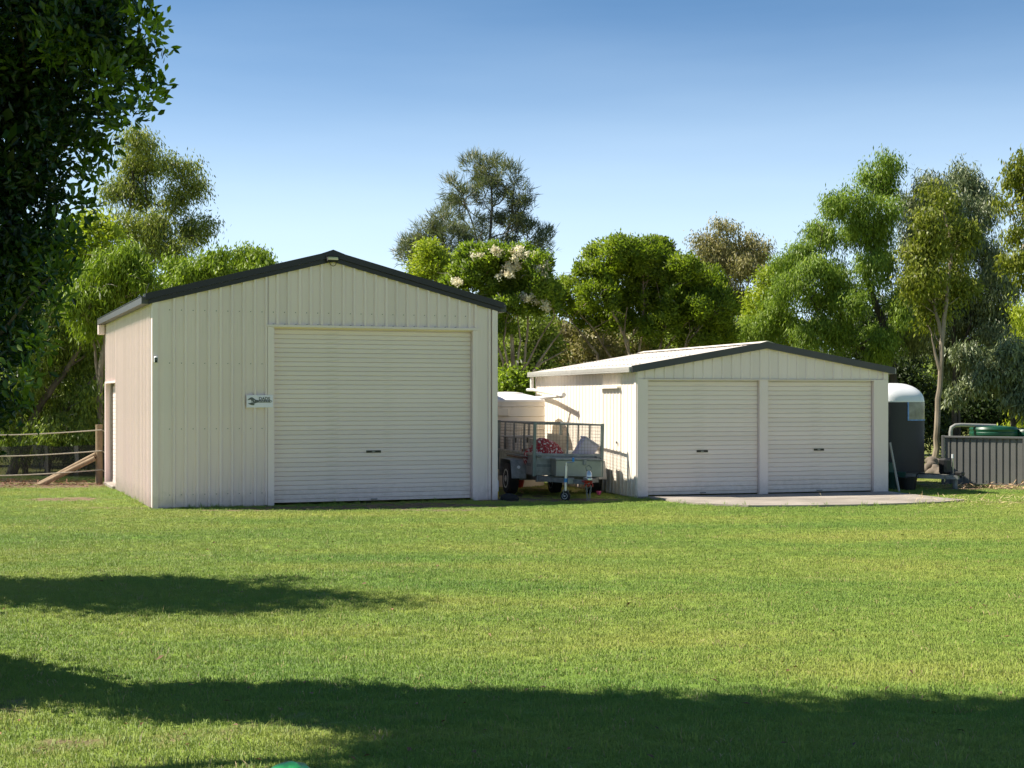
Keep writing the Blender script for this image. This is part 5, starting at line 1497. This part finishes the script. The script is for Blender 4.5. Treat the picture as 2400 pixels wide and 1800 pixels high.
# sheoaks in the middle
tree('sheoak_tree', 'tall dark feathery sheoak with fine upright branches between the two roofs',
     bl([(1108, 395, 24, 32), (1155, 395, 27, 28), (1192, 418, 28, 32), (1218, 455, 26, 30), (1065, 445, 22, 34), (1090, 470, 27), (1138, 455, 30, 34), (1182, 482, 30, 34), (1230, 502, 24, 34), (1058, 500, 20, 28), (1098, 525, 28, 28), (1145, 530, 28, 30), (1200, 535, 32, 34), (1240, 552, 28, 26), (1283, 568, 15, 32), (1140, 415, 24, 28), (1265, 580, 22, 22), (1160, 580, 60, 26)], 50, 0.8, 6),
     [[base_at(1150, 50)] + st(50, (1150, 700), (1148, 560), (1155, 410)), [base_at(1150, 50)] + st(50, (1140, 640), (1110, 530), (1080, 450)), [base_at(1155, 50)] + st(50, (1165, 640), (1195, 520), (1205, 440))],
     dict(mat=L_cas, n=13500, L=0.28, W=0.022, mode='needle', M_=14, clr=0.09, sub=12, sfrac=0.30, fill=0.02, upbias=0.4), M['bark_grey'], seed=16, nb=110, br=(0.05, 0.012))
tree('sheoak_tree', 'lower spreading grey sheoak just right of the tall shed gable',
     bl([(1038, 528, 26, 24), (1000, 548, 26, 22), (968, 582, 26, 18), (1060, 565, 36, 30), (1012, 592, 40, 28), (950, 602, 16, 10), (1080, 610, 40, 30), (985, 615, 30, 20)], 48, 0.5, 7),
     [[base_at(1060, 48)] + st(48, (1055, 700), (1040, 600), (1035, 530)), [base_at(1060, 48)] + st(48, (1040, 660), (1000, 600), (965, 585))],
     dict(mat=L_cas, n=8500, L=0.28, W=0.022, mode='needle', M_=16, clr=0.11, sub=12, sfrac=0.36, fill=0.02), M['bark_grey'], seed=17, nb=50, br=(0.04, 0.01))
tree('young_tree', 'small yellow green sapling peeking over the right roof slope of the tall shed',
     bl([(1005, 598, 26, 24), (985, 632, 24, 22), (1030, 622, 24, 26), (1010, 655, 34, 26)], 43, 0.3, 8),
     [[base_at(1010, 43)] + st(43, (1012, 760), (1008, 610))],
     dict(mat=L_yel, n=6000, L=0.11, W=0.05, mode='broad', M_=12, clr=0.12, sub=10), M['bark_pale'], seed=18, nb=20, br=(0.025, 0.006))
# flowering paperbark
ft = tree('flowering_tree', 'dense green paperbark dotted with cream blossom right of the tall shed',
     bl([(1108, 606, 36, 28), (1092, 648, 38, 30), (1160, 606, 42, 27), (1215, 612, 46, 30), (1262, 622, 30, 28), (1135, 655, 52, 36), (1200, 662, 60, 40), (1262, 672, 36, 42), (1290, 690, 20, 26), (1060, 668, 24, 14), (1192, 722, 36, 24), (1268, 716, 34, 20), (1165, 700, 40, 22), (1185, 770, 22, 16)], 38.5, 0.6, 9),
     [[base_at(1215, 38.5)] + st(38.5, (1205, 880), (1200, 790), (1180, 700), (1160, 630)), [base_at(1218, 38.5)] + st(38.5, (1225, 870), (1235, 790), (1240, 700), (1230, 630)), [base_at(1225, 38.3)] + st(38.3, (1250, 870), (1290, 810), (1320, 770)), [base_at(1208, 38.6)] + st(38.6, (1180, 850), (1140, 730), (1110, 640)), [base_at(1212, 38.2)] + st(38.2, (1215, 890), (1262, 800), (1300, 740)), [base_at(1214, 38)] + st(38, (1222, 900), (1270, 850), (1330, 820)), [base_at(1206, 38.2)] + st(38.2, (1198, 890), (1180, 800), (1190, 730)), [base_at(1200, 38.4)] + st(38.4, (1210, 880), (1220, 800), (1210, 720))],
     dict(mat=L_paper, n=64000, L=0.095, W=0.045, mode='tuft', M_=18, clr=0.07, sub=20, sfrac=0.37, fill=0.1), M['bark_paper'], seed=19, nb=70, br=(0.045, 0.008), twigs=50, base_r=0.075)
fr_ = random.Random(8); fl_ = []
for (px_, py_, wx, wy, k_) in ((1190, 592, 34, 9, 5), (1235, 604, 36, 10, 6), (1205, 635, 16, 18, 5), (1262, 640, 18, 12, 4), (1120, 602, 10, 5, 2), (1068, 662, 14, 5, 3), (1230, 698, 16, 6, 3), (1265, 708, 18, 8, 4), (1288, 716, 10, 8, 2), (1276, 616, 12, 10, 3), (1170, 640, 20, 14, 2)):
    for i in range(k_ * 2):
        r_ = fr_.uniform(3.5, 6.0); fl_.append((px_ + fr_.uniform(-wx, wx), py_ + fr_.uniform(-wy, wy), r_, r_ * 0.75))
fb = bl(fl_, 37.75, 0.2, 3)
Vf, tf, Cf = crown(fb, 3600, 0.06, 0.05, 'tuft', 31, M_=10, clr=0.035, sub=8, sfrac=0.4)
o = link('blossom', quads_mesh('blossom', Vf - np.array(ft.location), tf, facing=crown.facing), ft, L_flower); o['kind'] = 'stuff'
# domed paperbark
tree('domed_tree', 'big domed bright green paperbark standing behind the garage',
     bl([(1420, 612, 52, 42), (1500, 606, 58, 42), (1545, 640, 56, 50), (1388, 652, 44, 38), (1460, 655, 60, 45), (1330, 698, 44, 38), (1372, 740, 36, 30), (1602, 634, 34, 30), (1655, 676, 52, 42), (1682, 726, 40, 50), (1620, 720, 66, 56), (1560, 716, 60, 50), (1480, 722, 60, 44), (1402, 700, 46, 38), (1692, 782, 32, 40), (1640, 785, 52, 36), (1312, 712, 26, 28), (1540, 770, 50, 30), (1440, 760, 46, 26), (1575, 650, 44, 44), (1615, 680, 50, 44), (1530, 690, 60, 50), (1455, 590, 44, 30), (1535, 590, 36, 30)], 41, 1.1, 10),
     [[base_at(1480, 41)] + st(41, (1478, 880), (1470, 800), (1430, 720), (1420, 640)), [base_at(1485, 41)] + st(41, (1490, 870), (1505, 790), (1510, 700), (1505, 630)), [base_at(1500, 41)] + st(41, (1530, 860), (1580, 790), (1640, 720)), [base_at(1470, 41)] + st(41, (1440, 850), (1390, 770), (1345, 720)), [base_at(1478, 40.5)] + st(40.5, (1482, 850), (1462, 790), (1470, 720)), [base_at(1520, 40.6)] + st(40.6, (1540, 840), (1555, 780), (1550, 720)), [base_at(1560, 40.8)] + st(40.8, (1590, 840), (1620, 790), (1660, 750)), [base_at(1420, 40.8)] + st(40.8, (1400, 830), (1360, 780), (1330, 740))],
     dict(mat=L_paper2, n=115000, L=0.095, W=0.045, mode='tuft', M_=18, clr=0.07, sub=22, sfrac=0.37, fill=0.1), M['bark_paper'], seed=20, nb=110, br=(0.045, 0.008), twigs=60, base_r=0.08)
tree('brown_gum', 'olive brown gum tree standing far back right of the domed tree',
     bl([(1640, 575, 40, 36), (1690, 562, 44, 34), (1738, 580, 42, 40), (1775, 605, 32, 38), (1700, 620, 58, 46), (1640, 620, 38, 34), (1758, 652, 44, 46), (1722, 690, 48, 40), (1748, 745, 44, 44), (1690, 720, 40, 40), (1720, 810, 60, 40)], 60, 0.9, 11),
     [[base_at(1720, 60)] + st(60, (1718, 800), (1712, 680), (1690, 580)), [base_at(1725, 60)] + st(60, (1735, 780), (1755, 660), (1760, 600))],
     dict(mat=L_brown, n=26000, L=0.15, W=0.045, M_=14, clr=0.16, sub=14, sfrac=0.34, **DR), M['bark_pale'], seed=21, nb=60, br=(0.05, 0.012))
# right side
tree('pepper_tree', 'light green feathery pepper tree with dark leaning trunk behind the garage',
     bl([(2086, 392, 28, 32), (2042, 405, 26, 26), (2062, 440, 40, 32), (1990, 472, 46, 30), (1952, 492, 28, 28), (2020, 512, 52, 38), (2072, 500, 34, 40), (1932, 550, 40, 42), (1988, 570, 52, 44), (2050, 570, 44, 44), (1880, 590, 44, 36), (1852, 622, 34, 36), (1900, 640, 54, 44), (1962, 650, 50, 44), (2028, 640, 40, 40), (2082, 620, 24, 40), (1862, 690, 54, 44), (1932, 710, 60, 44), (1995, 720, 44, 44), (1832, 745, 50, 40), (1900, 780, 60, 36), (1978, 790, 50, 40), (2050, 790, 34, 44), (2100, 720, 26, 60), (2080, 810, 40, 50), (1780, 790, 40, 34)], 41.5, 0.9, 12),
     [[base_at(2110, 41.5)] + st(41.5, (2092, 860), (2062, 735), (2044, 690), (2030, 650), (2046, 615), (2060, 500)), [P(2062, 735, 41.5)] + st(41.5, (2040, 700), (2008, 688), (1965, 668), (1930, 600)), [P(2092, 860, 41.5)] + st(41.5, (2030, 820), (1960, 780), (1900, 700))],
     dict(mat=L_pepper, n=72000, L=0.13, W=0.030, M_=16, clr=0.13, sub=14, sfrac=0.34, fill=0.06, **DR), M['bark_dark'], seed=22, nb=80, br=(0.035, 0.008), base_r=0.13)
tree('yellow_bush', 'yellow green bush between the domed tree and the pepper tree',
     bl([(1815, 660, 30, 34), (1800, 705, 40, 40), (1775, 765, 44, 42), (1830, 790, 50, 40), (1740, 810, 40, 30)], 47, 0.5, 13),
     [[base_at(1800, 47)] + st(47, (1800, 850), (1810, 690))],
     dict(mat=L_yel, n=16000, L=0.13, W=0.05, mode='broad', M_=14, clr=0.15, sub=12), M['bark_pale'], cat='shrub', seed=23, nb=20)
tree('silver_wattle', 'tall grey green wattle with silvery leaves behind the slender tree',
     bl([(2190, 440, 38, 34), (2256, 428, 38, 36), (2302, 462, 28, 34), (2160, 490, 42, 40), (2232, 490, 48, 44), (2300, 522, 38, 42), (2142, 570, 34, 46), (2200, 570, 56, 50), (2282, 592, 52, 50), (2340, 622, 32, 36), (2150, 650, 44, 54), (2230, 672, 58, 55), (2322, 682, 50, 50), (2365, 680, 22, 30), (2270, 752, 66, 55), (2350, 742, 44, 46), (2170, 742, 52, 55), (2230, 830, 76, 55), (2135, 800, 42, 50), (2335, 805, 56, 46)], 42, 0.9, 14),
     [[base_at(2240, 42)] + st(42, (2240, 850), (2235, 650), (2240, 450)), [base_at(2240, 42)] + st(42, (2260, 800), (2310, 620), (2300, 500))],
     dict(mat=L_silver, n=95000, L=0.15, W=0.028, M_=16, clr=0.15, sub=14, sfrac=0.44, fill=0.15, **DR), M['bark_dark'], seed=24, nb=60)
tree('slender_tree', 'slender yellow green tree with pale bare trunk beside the grey fence',
     bl([(2212, 482, 26, 30), (2182, 522, 34, 30), (2232, 542, 34, 34), (2182, 582, 38, 34), (2240, 602, 30, 38), (2172, 642, 34, 34), (2222, 662, 36, 34), (2162, 692, 30, 30), (2202, 732, 34, 30), (2166, 752, 20, 20), (2260, 560, 26, 34), (2145, 600, 26, 34), (2255, 680, 28, 34), (2140, 660, 24, 34), (2195, 450, 22, 26)], 34.8, 0.5, 15),
     [[(10.02, 34.8, -0.05)] + st(34.8, (2196, 1050), (2198, 960), (2205, 860), (2209, 790), (2214, 740), (2225, 650), (2232, 580), (2215, 500)), [P(2204, 870, 34.8)] + st(34.8, (2192, 830), (2184, 790)), [P(2209, 790, 34.8)] + st(34.8, (2190, 720), (2180, 620))],
     dict(mat=L_olive, n=15000, L=0.11, W=0.045, M_=12, clr=0.13, sub=12, sfrac=0.36, fill=0.02, mode='droop'), M['bark_mid'], seed=25, nb=55, br=(0.02, 0.005), twigs=30, base_r=0.085)
tree('silver_bush', 'silvery leafed bush overhanging the green tanks at the right edge',
     bl([(2352, 832, 46, 36), (2395, 850, 36, 40), (2320, 872, 46, 34), (2372, 902, 46, 40), (2290, 898, 34, 26), (2245, 922, 26, 16), (2425, 900, 46, 50), (2262, 830, 36, 22), (2400, 940, 30, 26)], 35.6, 0.4, 16),
     [[base_at(2380, 36)] + st(36, (2375, 1000), (2365, 920), (2345, 850))],
     dict(mat=L_silver, n=20000, L=0.16, W=0.035, M_=14, clr=0.11, sub=14, sfrac=0.34, **DR), M['bark_dark'], cat='shrub', seed=26, nb=30, br=(0.03, 0.006))
tree('edge_gum', 'open pale green gum tree cut off by the right edge',
     bl([(2392, 382, 28, 30), (2374, 420, 26, 26), (2402, 446, 26, 28), (2342, 474, 12, 16), (2366, 486, 16, 18), (2398, 520, 20, 20), (2372, 560, 22, 22), (2392, 602, 26, 24), (2362, 612, 16, 16), (2390, 645, 18, 16), (2440, 400, 50), (2450, 520, 50), (2440, 620, 40)], 38, 0.6, 17),
     [[base_at(2470, 38)] + st(38, (2460, 800), (2425, 680), (2395, 610), (2410, 500), (2420, 400))],
     dict(mat=L_olive, n=9000, L=0.16, W=0.045, M_=14, clr=0.13, sub=12, sfrac=0.36, fill=0.02, **DR), M['bark_pale'], seed=27, nb=50, br=(0.035, 0.006))
tree('wispy_shrub', 'wispy yellowish shrub at the right edge above the green tanks',
     bl([(2395, 740, 22, 40), (2415, 800, 40, 60), (2395, 975, 18, 36), (2425, 960, 30, 60), (2375, 1010, 20, 20)], 37, 0.3, 18),
     [[base_at(2420, 37)] + st(37, (2415, 950), (2405, 760))],
     dict(mat=L_yel, n=9000, L=0.13, W=0.03, M_=12, clr=0.14, sub=10, **DR), M['bark_pale'], cat='shrub', seed=28, nb=30, br=(0.02, 0.005))
# understorey, each shrub a thing of its own
def shrub(label, lst, Z, mat, n, seed, mode='broad', L=0.13, W=0.05, bark='bark_grey', twigs=0, nb=30):
    xs = sum(e[0] for e in lst) / len(lst); ys = min(e[1] for e in lst)
    tree('understorey_shrub', label, bl(lst, Z, 0.7, seed), [[base_at(xs, Z)] + st(Z, (xs - 10, (ys + 1080) / 2), (xs, ys + 10))],
         dict(mat=mat, n=n, L=L, W=W, mode=mode, M_=14, clr=0.17, sub=12, fill=0.25), M[bark], cat='shrub', seed=seed, nb=nb, br=(0.03, 0.006), twigs=twigs, group='understorey shrubs under the trees')
shrub('dull olive shrub in the shade below the flowering tree', [(1190, 850, 60, 60), (1260, 870, 60, 50), (1220, 960, 80, 60), (1150, 800, 50, 60), (1250, 800, 60, 50), (1180, 880, 60, 60)], 40.3, L_scrub, 26000, 41, twigs=160)
shrub('grey olive twiggy shrub below the left side of the domed tree', [(1340, 810, 60, 50), (1400, 830, 60, 45), (1330, 880, 70, 50), (1420, 890, 60, 40), (1300, 840, 50, 60), (1470, 830, 50, 40)], 43, L_brown, 22000, 42, twigs=220)
shrub('dark shrub below the right side of the domed tree', [(1500, 830, 60, 40), (1580, 830, 60, 40), (1660, 830, 60, 40), (1540, 870, 80, 40), (1690, 800, 50, 40)], 44, L_scrub, 20000, 43, twigs=150)
shrub('thicket coloured as deep shade behind the trunks of the flowering tree', [(1150, 800, 60, 60), (1230, 790, 60, 60), (1290, 800, 60, 60), (1180, 880, 70, 60), (1270, 880, 70, 60)], 48, L_shaded, 20000, 50)
shrub('thicket coloured as deep shade behind the trunks of the domed tree', [(1380, 790, 60, 50), (1460, 790, 60, 50), (1540, 790, 60, 50), (1620, 800, 60, 50), (1420, 850, 70, 50), (1560, 850, 80, 40)], 49, L_shaded, 22000, 51)
shrub('small bright green bush behind the cream tank lid', [(1200, 905, 26, 18), (1222, 912, 20, 14), (1185, 915, 20, 14)], 36, L_paper, 5000, 44, L=0.10)
shrub('dark shrub behind the horse float', [(2120, 900, 50, 60), (2180, 950, 50, 60), (2100, 970, 60, 60), (2160, 1020, 60, 50)], 44, L_shaded, 15000, 45)
shrub('black green shrub in deep shade behind the gooseneck pipe', [(2260, 920, 60, 60), (2320, 960, 60, 50), (2270, 1000, 70, 50), (2390, 1000, 60, 60)], 45, L_shaded, 16000, 46)
shrub('dark shrub behind the pepper tree trunk', [(2060, 830, 60, 50), (2000, 850, 60, 40), (2110, 850, 50, 50), (2080, 760, 60, 60), (2130, 760, 50, 70), (2040, 780, 60, 60)], 46, L_shaded, 20000, 47)
shrub('dark leafy shrub in the shade left of the rope fence', [(-40, 1000, 90, 60), (60, 1010, 70, 50), (150, 1000, 60, 60), (230, 1000, 40, 60), (100, 900, 80, 70), (0, 880, 90, 70), (200, 900, 50, 60)], 38.5, L_shaded, 22000, 48)
shrub('mid green shrub behind the weeping tree', [(150, 760, 70, 60), (240, 800, 60, 60), (60, 700, 80, 80), (-40, 780, 90, 80)], 40, L_scrub, 16000, 49)

# rocks at the foot of the slender tree
for i, (px, zc, Z, r_) in enumerate(((2176, 0.12, 33.3, 0.26), (2196, 0.13, 33.1, 0.24), (2188, 0.30, 33.6, 0.22))):
    c = P(px, 0, Z)
    o = lump('pale_rock', M['rock'], (r_ * 0.85, r_ * .8, r_ * 0.7), (c[0], Z, zc), 60 + i, 3, 0.6, 3.0)
    tag(o, ['left pale rock at the foot of the slender tree', 'right pale rock at the foot of the slender tree', 'topmost pale rock heaped at the slender tree'][i], 'rock', 'pale rocks under the slender tree')

# ------------------------------------------------------------------ dark tree in the foreground at the left edge
def edge_x(y):
    return float(np.interp(y, [-400, 0, 60, 130, 200, 270, 300, 370, 450, 520, 600, 680, 760, 850, 920, 1000, 1050], [420, 345, 372, 385, 375, 345, 285, 245, 222, 190, 188, 150, 120, 90, 70, 48, 15]))
rnd = random.Random(9)
fblobs = []
for y in range(-60, 1010, 58):
    xr = edge_x(y)
    x = xr - (128 if y < 560 else 84)
    while x > -330:
        z = 8.75 + rnd.uniform(-0.45, 0.45)
        rr_ = rnd.uniform(46, 66)
        c = P(x + rnd.uniform(-12, 4), y + rnd.uniform(-14, 14), z)
        fblobs.append((c[0], c[1], c[2], rr_ * z / F, rr_ * z / F * 1.3, rr_ * z / F))
        x -= 78
sprigs = []
for (px_, py_, rr_) in ((352, 10, 24), (375, 60, 26), (398, 92, 16), (372, 150, 24), (402, 205, 14), (380, 220, 20), (350, 262, 18), (330, 120, 36), (300, 285, 15), (225, 338, 22), (270, 352, 18), (250, 400, 22), (215, 470, 22), (190, 560, 26), (175, 640, 24), (150, 710, 22), (125, 800, 20), (100, 880, 18), (85, 940, 16), (180, 60, 30), (215, 40, 26), (240, 130, 30), (150, 110, 30), (300, 40, 34), (280, 190, 34), (60, 150, 26), (110, 610, 24), (60, 720, 24)):
    z = 8.35 + rnd.uniform(-0.25, 0.25); c = P(px_ - 34, py_, z)
    sprigs.append((c[0], c[1], c[2], rr_ * z / F, rr_ * z / F, rr_ * z / F))
V1, t1, C1 = crown(fblobs, 42000, 0.058, 0.029, 'broad', 91, M_=7, clr=0.06, sub=9, sfrac=0.5, fill=0.3)
V3, t3, C3 = crown(sprigs, 2400, 0.066, 0.030, 'tuft', 93, M_=6, clr=0.035, sub=8, sfrac=0.5, fill=0.2)
V1 = np.concatenate([V1, V3]); t1 = np.concatenate([t1 * 0.8, 0.55 + 0.45 * t3]); C1 = np.concatenate([C1, C3])  # sprigs take lighter tints: sunlit leaves put into the colour
# unseen crown above and left of view, shaped to throw the lawn shadow
ublobs = []
ublobs += [(-4.25, 9.1, 1.2, .42, .42, .42), (-3.8, 9.0, 1.7, .45, .45, .45), (-3.65, 8.85, 2.3, .5, .5, .5), (-3.5, 8.7, 2.9, .55, .5, .5)]  # low blobs outside the view, added to bridge the lawn shadow
while len(ublobs) < 60:
    z = rnd.uniform(3.0, 8.2); y = rnd.uniform(7.6, 8.4) + 0.08 * z
    x = rnd.uniform(-5.4, -2.4 if z > 4.8 else -3.4)
    if x + 0.8 * z > -0.5: ublobs.append((x, y, z, 0.5, 0.5, 0.45))
ublobs[0] = (-4.6, 9.0, 1.2, .42, .42, .42); ublobs[1] = (-4.2, 8.9, 1.7, .42, .42, .42); ublobs[2] = (-3.95, 8.8, 2.3, .45, .45, .45)
V2, t2, C2 = crown(ublobs, 16000, 0.12, 0.06, 'broad', 92, M_=8, clr=0.10, sub=9, sfrac=0.5, fill=0.3)
ftb = Vector((-3.75, 8.9, 0))
ftree = empty('broadleaf_tree', ftb, (0, 0, 0), 'large dark glossy leafed tree filling the left foreground', 'tree')
def fg_leaves():
    n = len(V1) // 4
    q = V1.reshape(n, 4, 3); cen = q.mean(1)
    px = 1200 + cen[:, 0] / cen[:, 1] * F; py = HY - (cen[:, 2] - CH) / cen[:, 1] * F
    vis = (px > 0) & (px < 430) & (py > 0) & (py < 1060)
    score = np.where(vis, cen[:, 1] - 0.004 * np.maximum(0, px), 99)
    pick = np.argsort(score)[:300]
    lm = {}
    for t in range(4):
        me = bpy.data.meshes.new('leaf')
        vs = [(0, 0, 0), (0.30, 0.36, 0.06), (0.62, 0.44, 0.04), (1.0, 0, -0.04), (0.62, -0.44, 0.04), (0.30, -0.36, 0.06), (0.5, 0, -0.03)]
        me.from_pydata(vs, [], [(0, 6, 2, 1), (6, 3, 2), (0, 5, 4, 6), (6, 4, 3)])
        me.attributes.new('tint', 'FLOAT', 'FACE').data.foreach_set('value', [t / 3] * 4)
        me.polygons.foreach_set('use_smooth', [True] * 4)
        lm[t] = me
    for i in pick:
        p0, p1, p2, p3 = [Vector(v) for v in q[i]]
        a = p2 - p0; L = a.length; a.normalize()
        s = (p1 - p3); w = s.length; s.normalize(); s = (s - a * s.dot(a)).normalized()
        nrm = a.cross(s)
        Mx = Matrix(((a.x * L, s.x * w, nrm.x * L, p0.x - ftb.x), (a.y * L, s.y * w, nrm.y * L, p0.y - ftb.y), (a.z * L, s.z * w, nrm.z * L, p0.z), (0, 0, 0, 1)))
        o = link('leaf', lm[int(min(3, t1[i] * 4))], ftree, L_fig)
        o.matrix_local = Mx
    keep = np.ones(n, bool); keep[pick] = False
    q = q[keep]; tt = t1[keep]
    # the other leaves: six-sided folded leaves, joined
    p0, p1, p2, p3 = q[:, 0], q[:, 1], q[:, 2], q[:, 3]
    a = p2 - p0; s = p1 - p3; nrm = unit(np.cross(a, s)) * np.linalg.norm(a, axis=1, keepdims=True)
    def pt(u, v, w): return p0 + a * u + s * v + nrm * w
    left = np.stack([pt(0, 0, 0), pt(.5, 0, -.03), pt(1, 0, -.04), pt(.62, .44, .04), pt(.3, .36, .06)], 1)
    right = np.stack([pt(0, 0, 0), pt(.3, -.36, .06), pt(.62, -.44, .04), pt(1, 0, -.04), pt(.5, 0, -.03)], 1)
    Vall = np.concatenate([left.reshape(-1, 3), right.reshape(-1, 3)]) - np.array(ftb)
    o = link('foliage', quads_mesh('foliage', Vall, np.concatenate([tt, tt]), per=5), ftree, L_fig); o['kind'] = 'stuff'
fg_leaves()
o = link('unseen_shade_foliage', quads_mesh('unseen_shade_foliage', V2 - np.array(ftb), t2), ftree, L_fig); o['kind'] = 'stuff'
mb = MB()
rnd = random.Random(5)
stem_pts = [Vector((-3.75, 8.9, -0.1)), Vector((-3.5, 8.8, 1.6)), Vector(P(-20, 640, 9.1)), Vector(P(40, 480, 9.2)), Vector(P(90, 290, 9.2)), Vector(P(120, 60, 9.1)), Vector(P(110, -300, 8.8)), Vector((-2.9, 7.9, 7.2))]
mb.tube([p - ftb for p in stem_pts], 0.055, 10, 0.025)
for k in range(130):
    tgt = Vector(C1[rnd.randrange(len(C1))]) if k < 100 else Vector(C2[rnd.randrange(len(C2))])
    src = min(stem_pts[1:], key=lambda p: (p - tgt).length + (0.6 if p.z > tgt.z else 0))
    limb(mb, src - ftb, tgt - ftb, 0.022, 0.004, rnd, 0.12, 6, 5, 0.05)
mb.build('trunk', M['bark_dark'], ftree, True)

# two more garden trees just outside the left edge; their shadows lie on the lawn; the shrubs are added shade casters
def garden_tree(label, cx, cy, z0, z1, r0, n, seed, base=None, name='garden_tree'):
    r = random.Random(seed); blobs = []
    k = 0
    while k < 34:
        t = r.random(); z = z0 + (z1 - z0) * t
        rad = r0 * math.sin(math.pi * (0.18 + 0.74 * t)) ** 0.7
        a = r.uniform(0, 6.283); d = rad * r.random() ** 0.5 * 0.7
        blobs.append((cx + d * math.cos(a), cy + d * math.sin(a), z, rad * 0.45, rad * 0.45, rad * 0.45)); k += 1
    tree(name, label, blobs, [[(base or (cx, cy)) + (-0.05,), (cx + .05, cy, z0), (cx, cy + .05, z1 - 0.6)]], dict(mat=L_scrub, n=n, L=0.14, W=0.07, mode='broad', M_=12, clr=0.15, sub=10, fill=0.35), M['bark_grey'], seed=seed, nb=40)
garden_tree('slim leafy tree outside the left edge casting the long lawn shadow', -7.3, 13.65, 2.6, 7.0, 1.35, 16000, 71)
garden_tree('tall leafy tree outside the left edge shading the nearest lawn', -6.6, 8.1, 7.7, 13.2, 1.4, 18000, 72, base=(-7.6, 5.6))
garden_tree('low leafy shrub added out of view beside the dark tree to shade the lawn', -5.0, 9.5, 0.4, 2.1, 0.62, 7000, 73, name='unseen_shade_shrub')  # unseen shrub added to shade the lawn
garden_tree('small leafy shrub added out of view by the dark tree trunk to join its shadow', -4.75, 9.1, 0.4, 2.2, 0.6, 9000, 74, name='unseen_shade_shrub')  # second unseen shrub, added to close the gap in the shadow
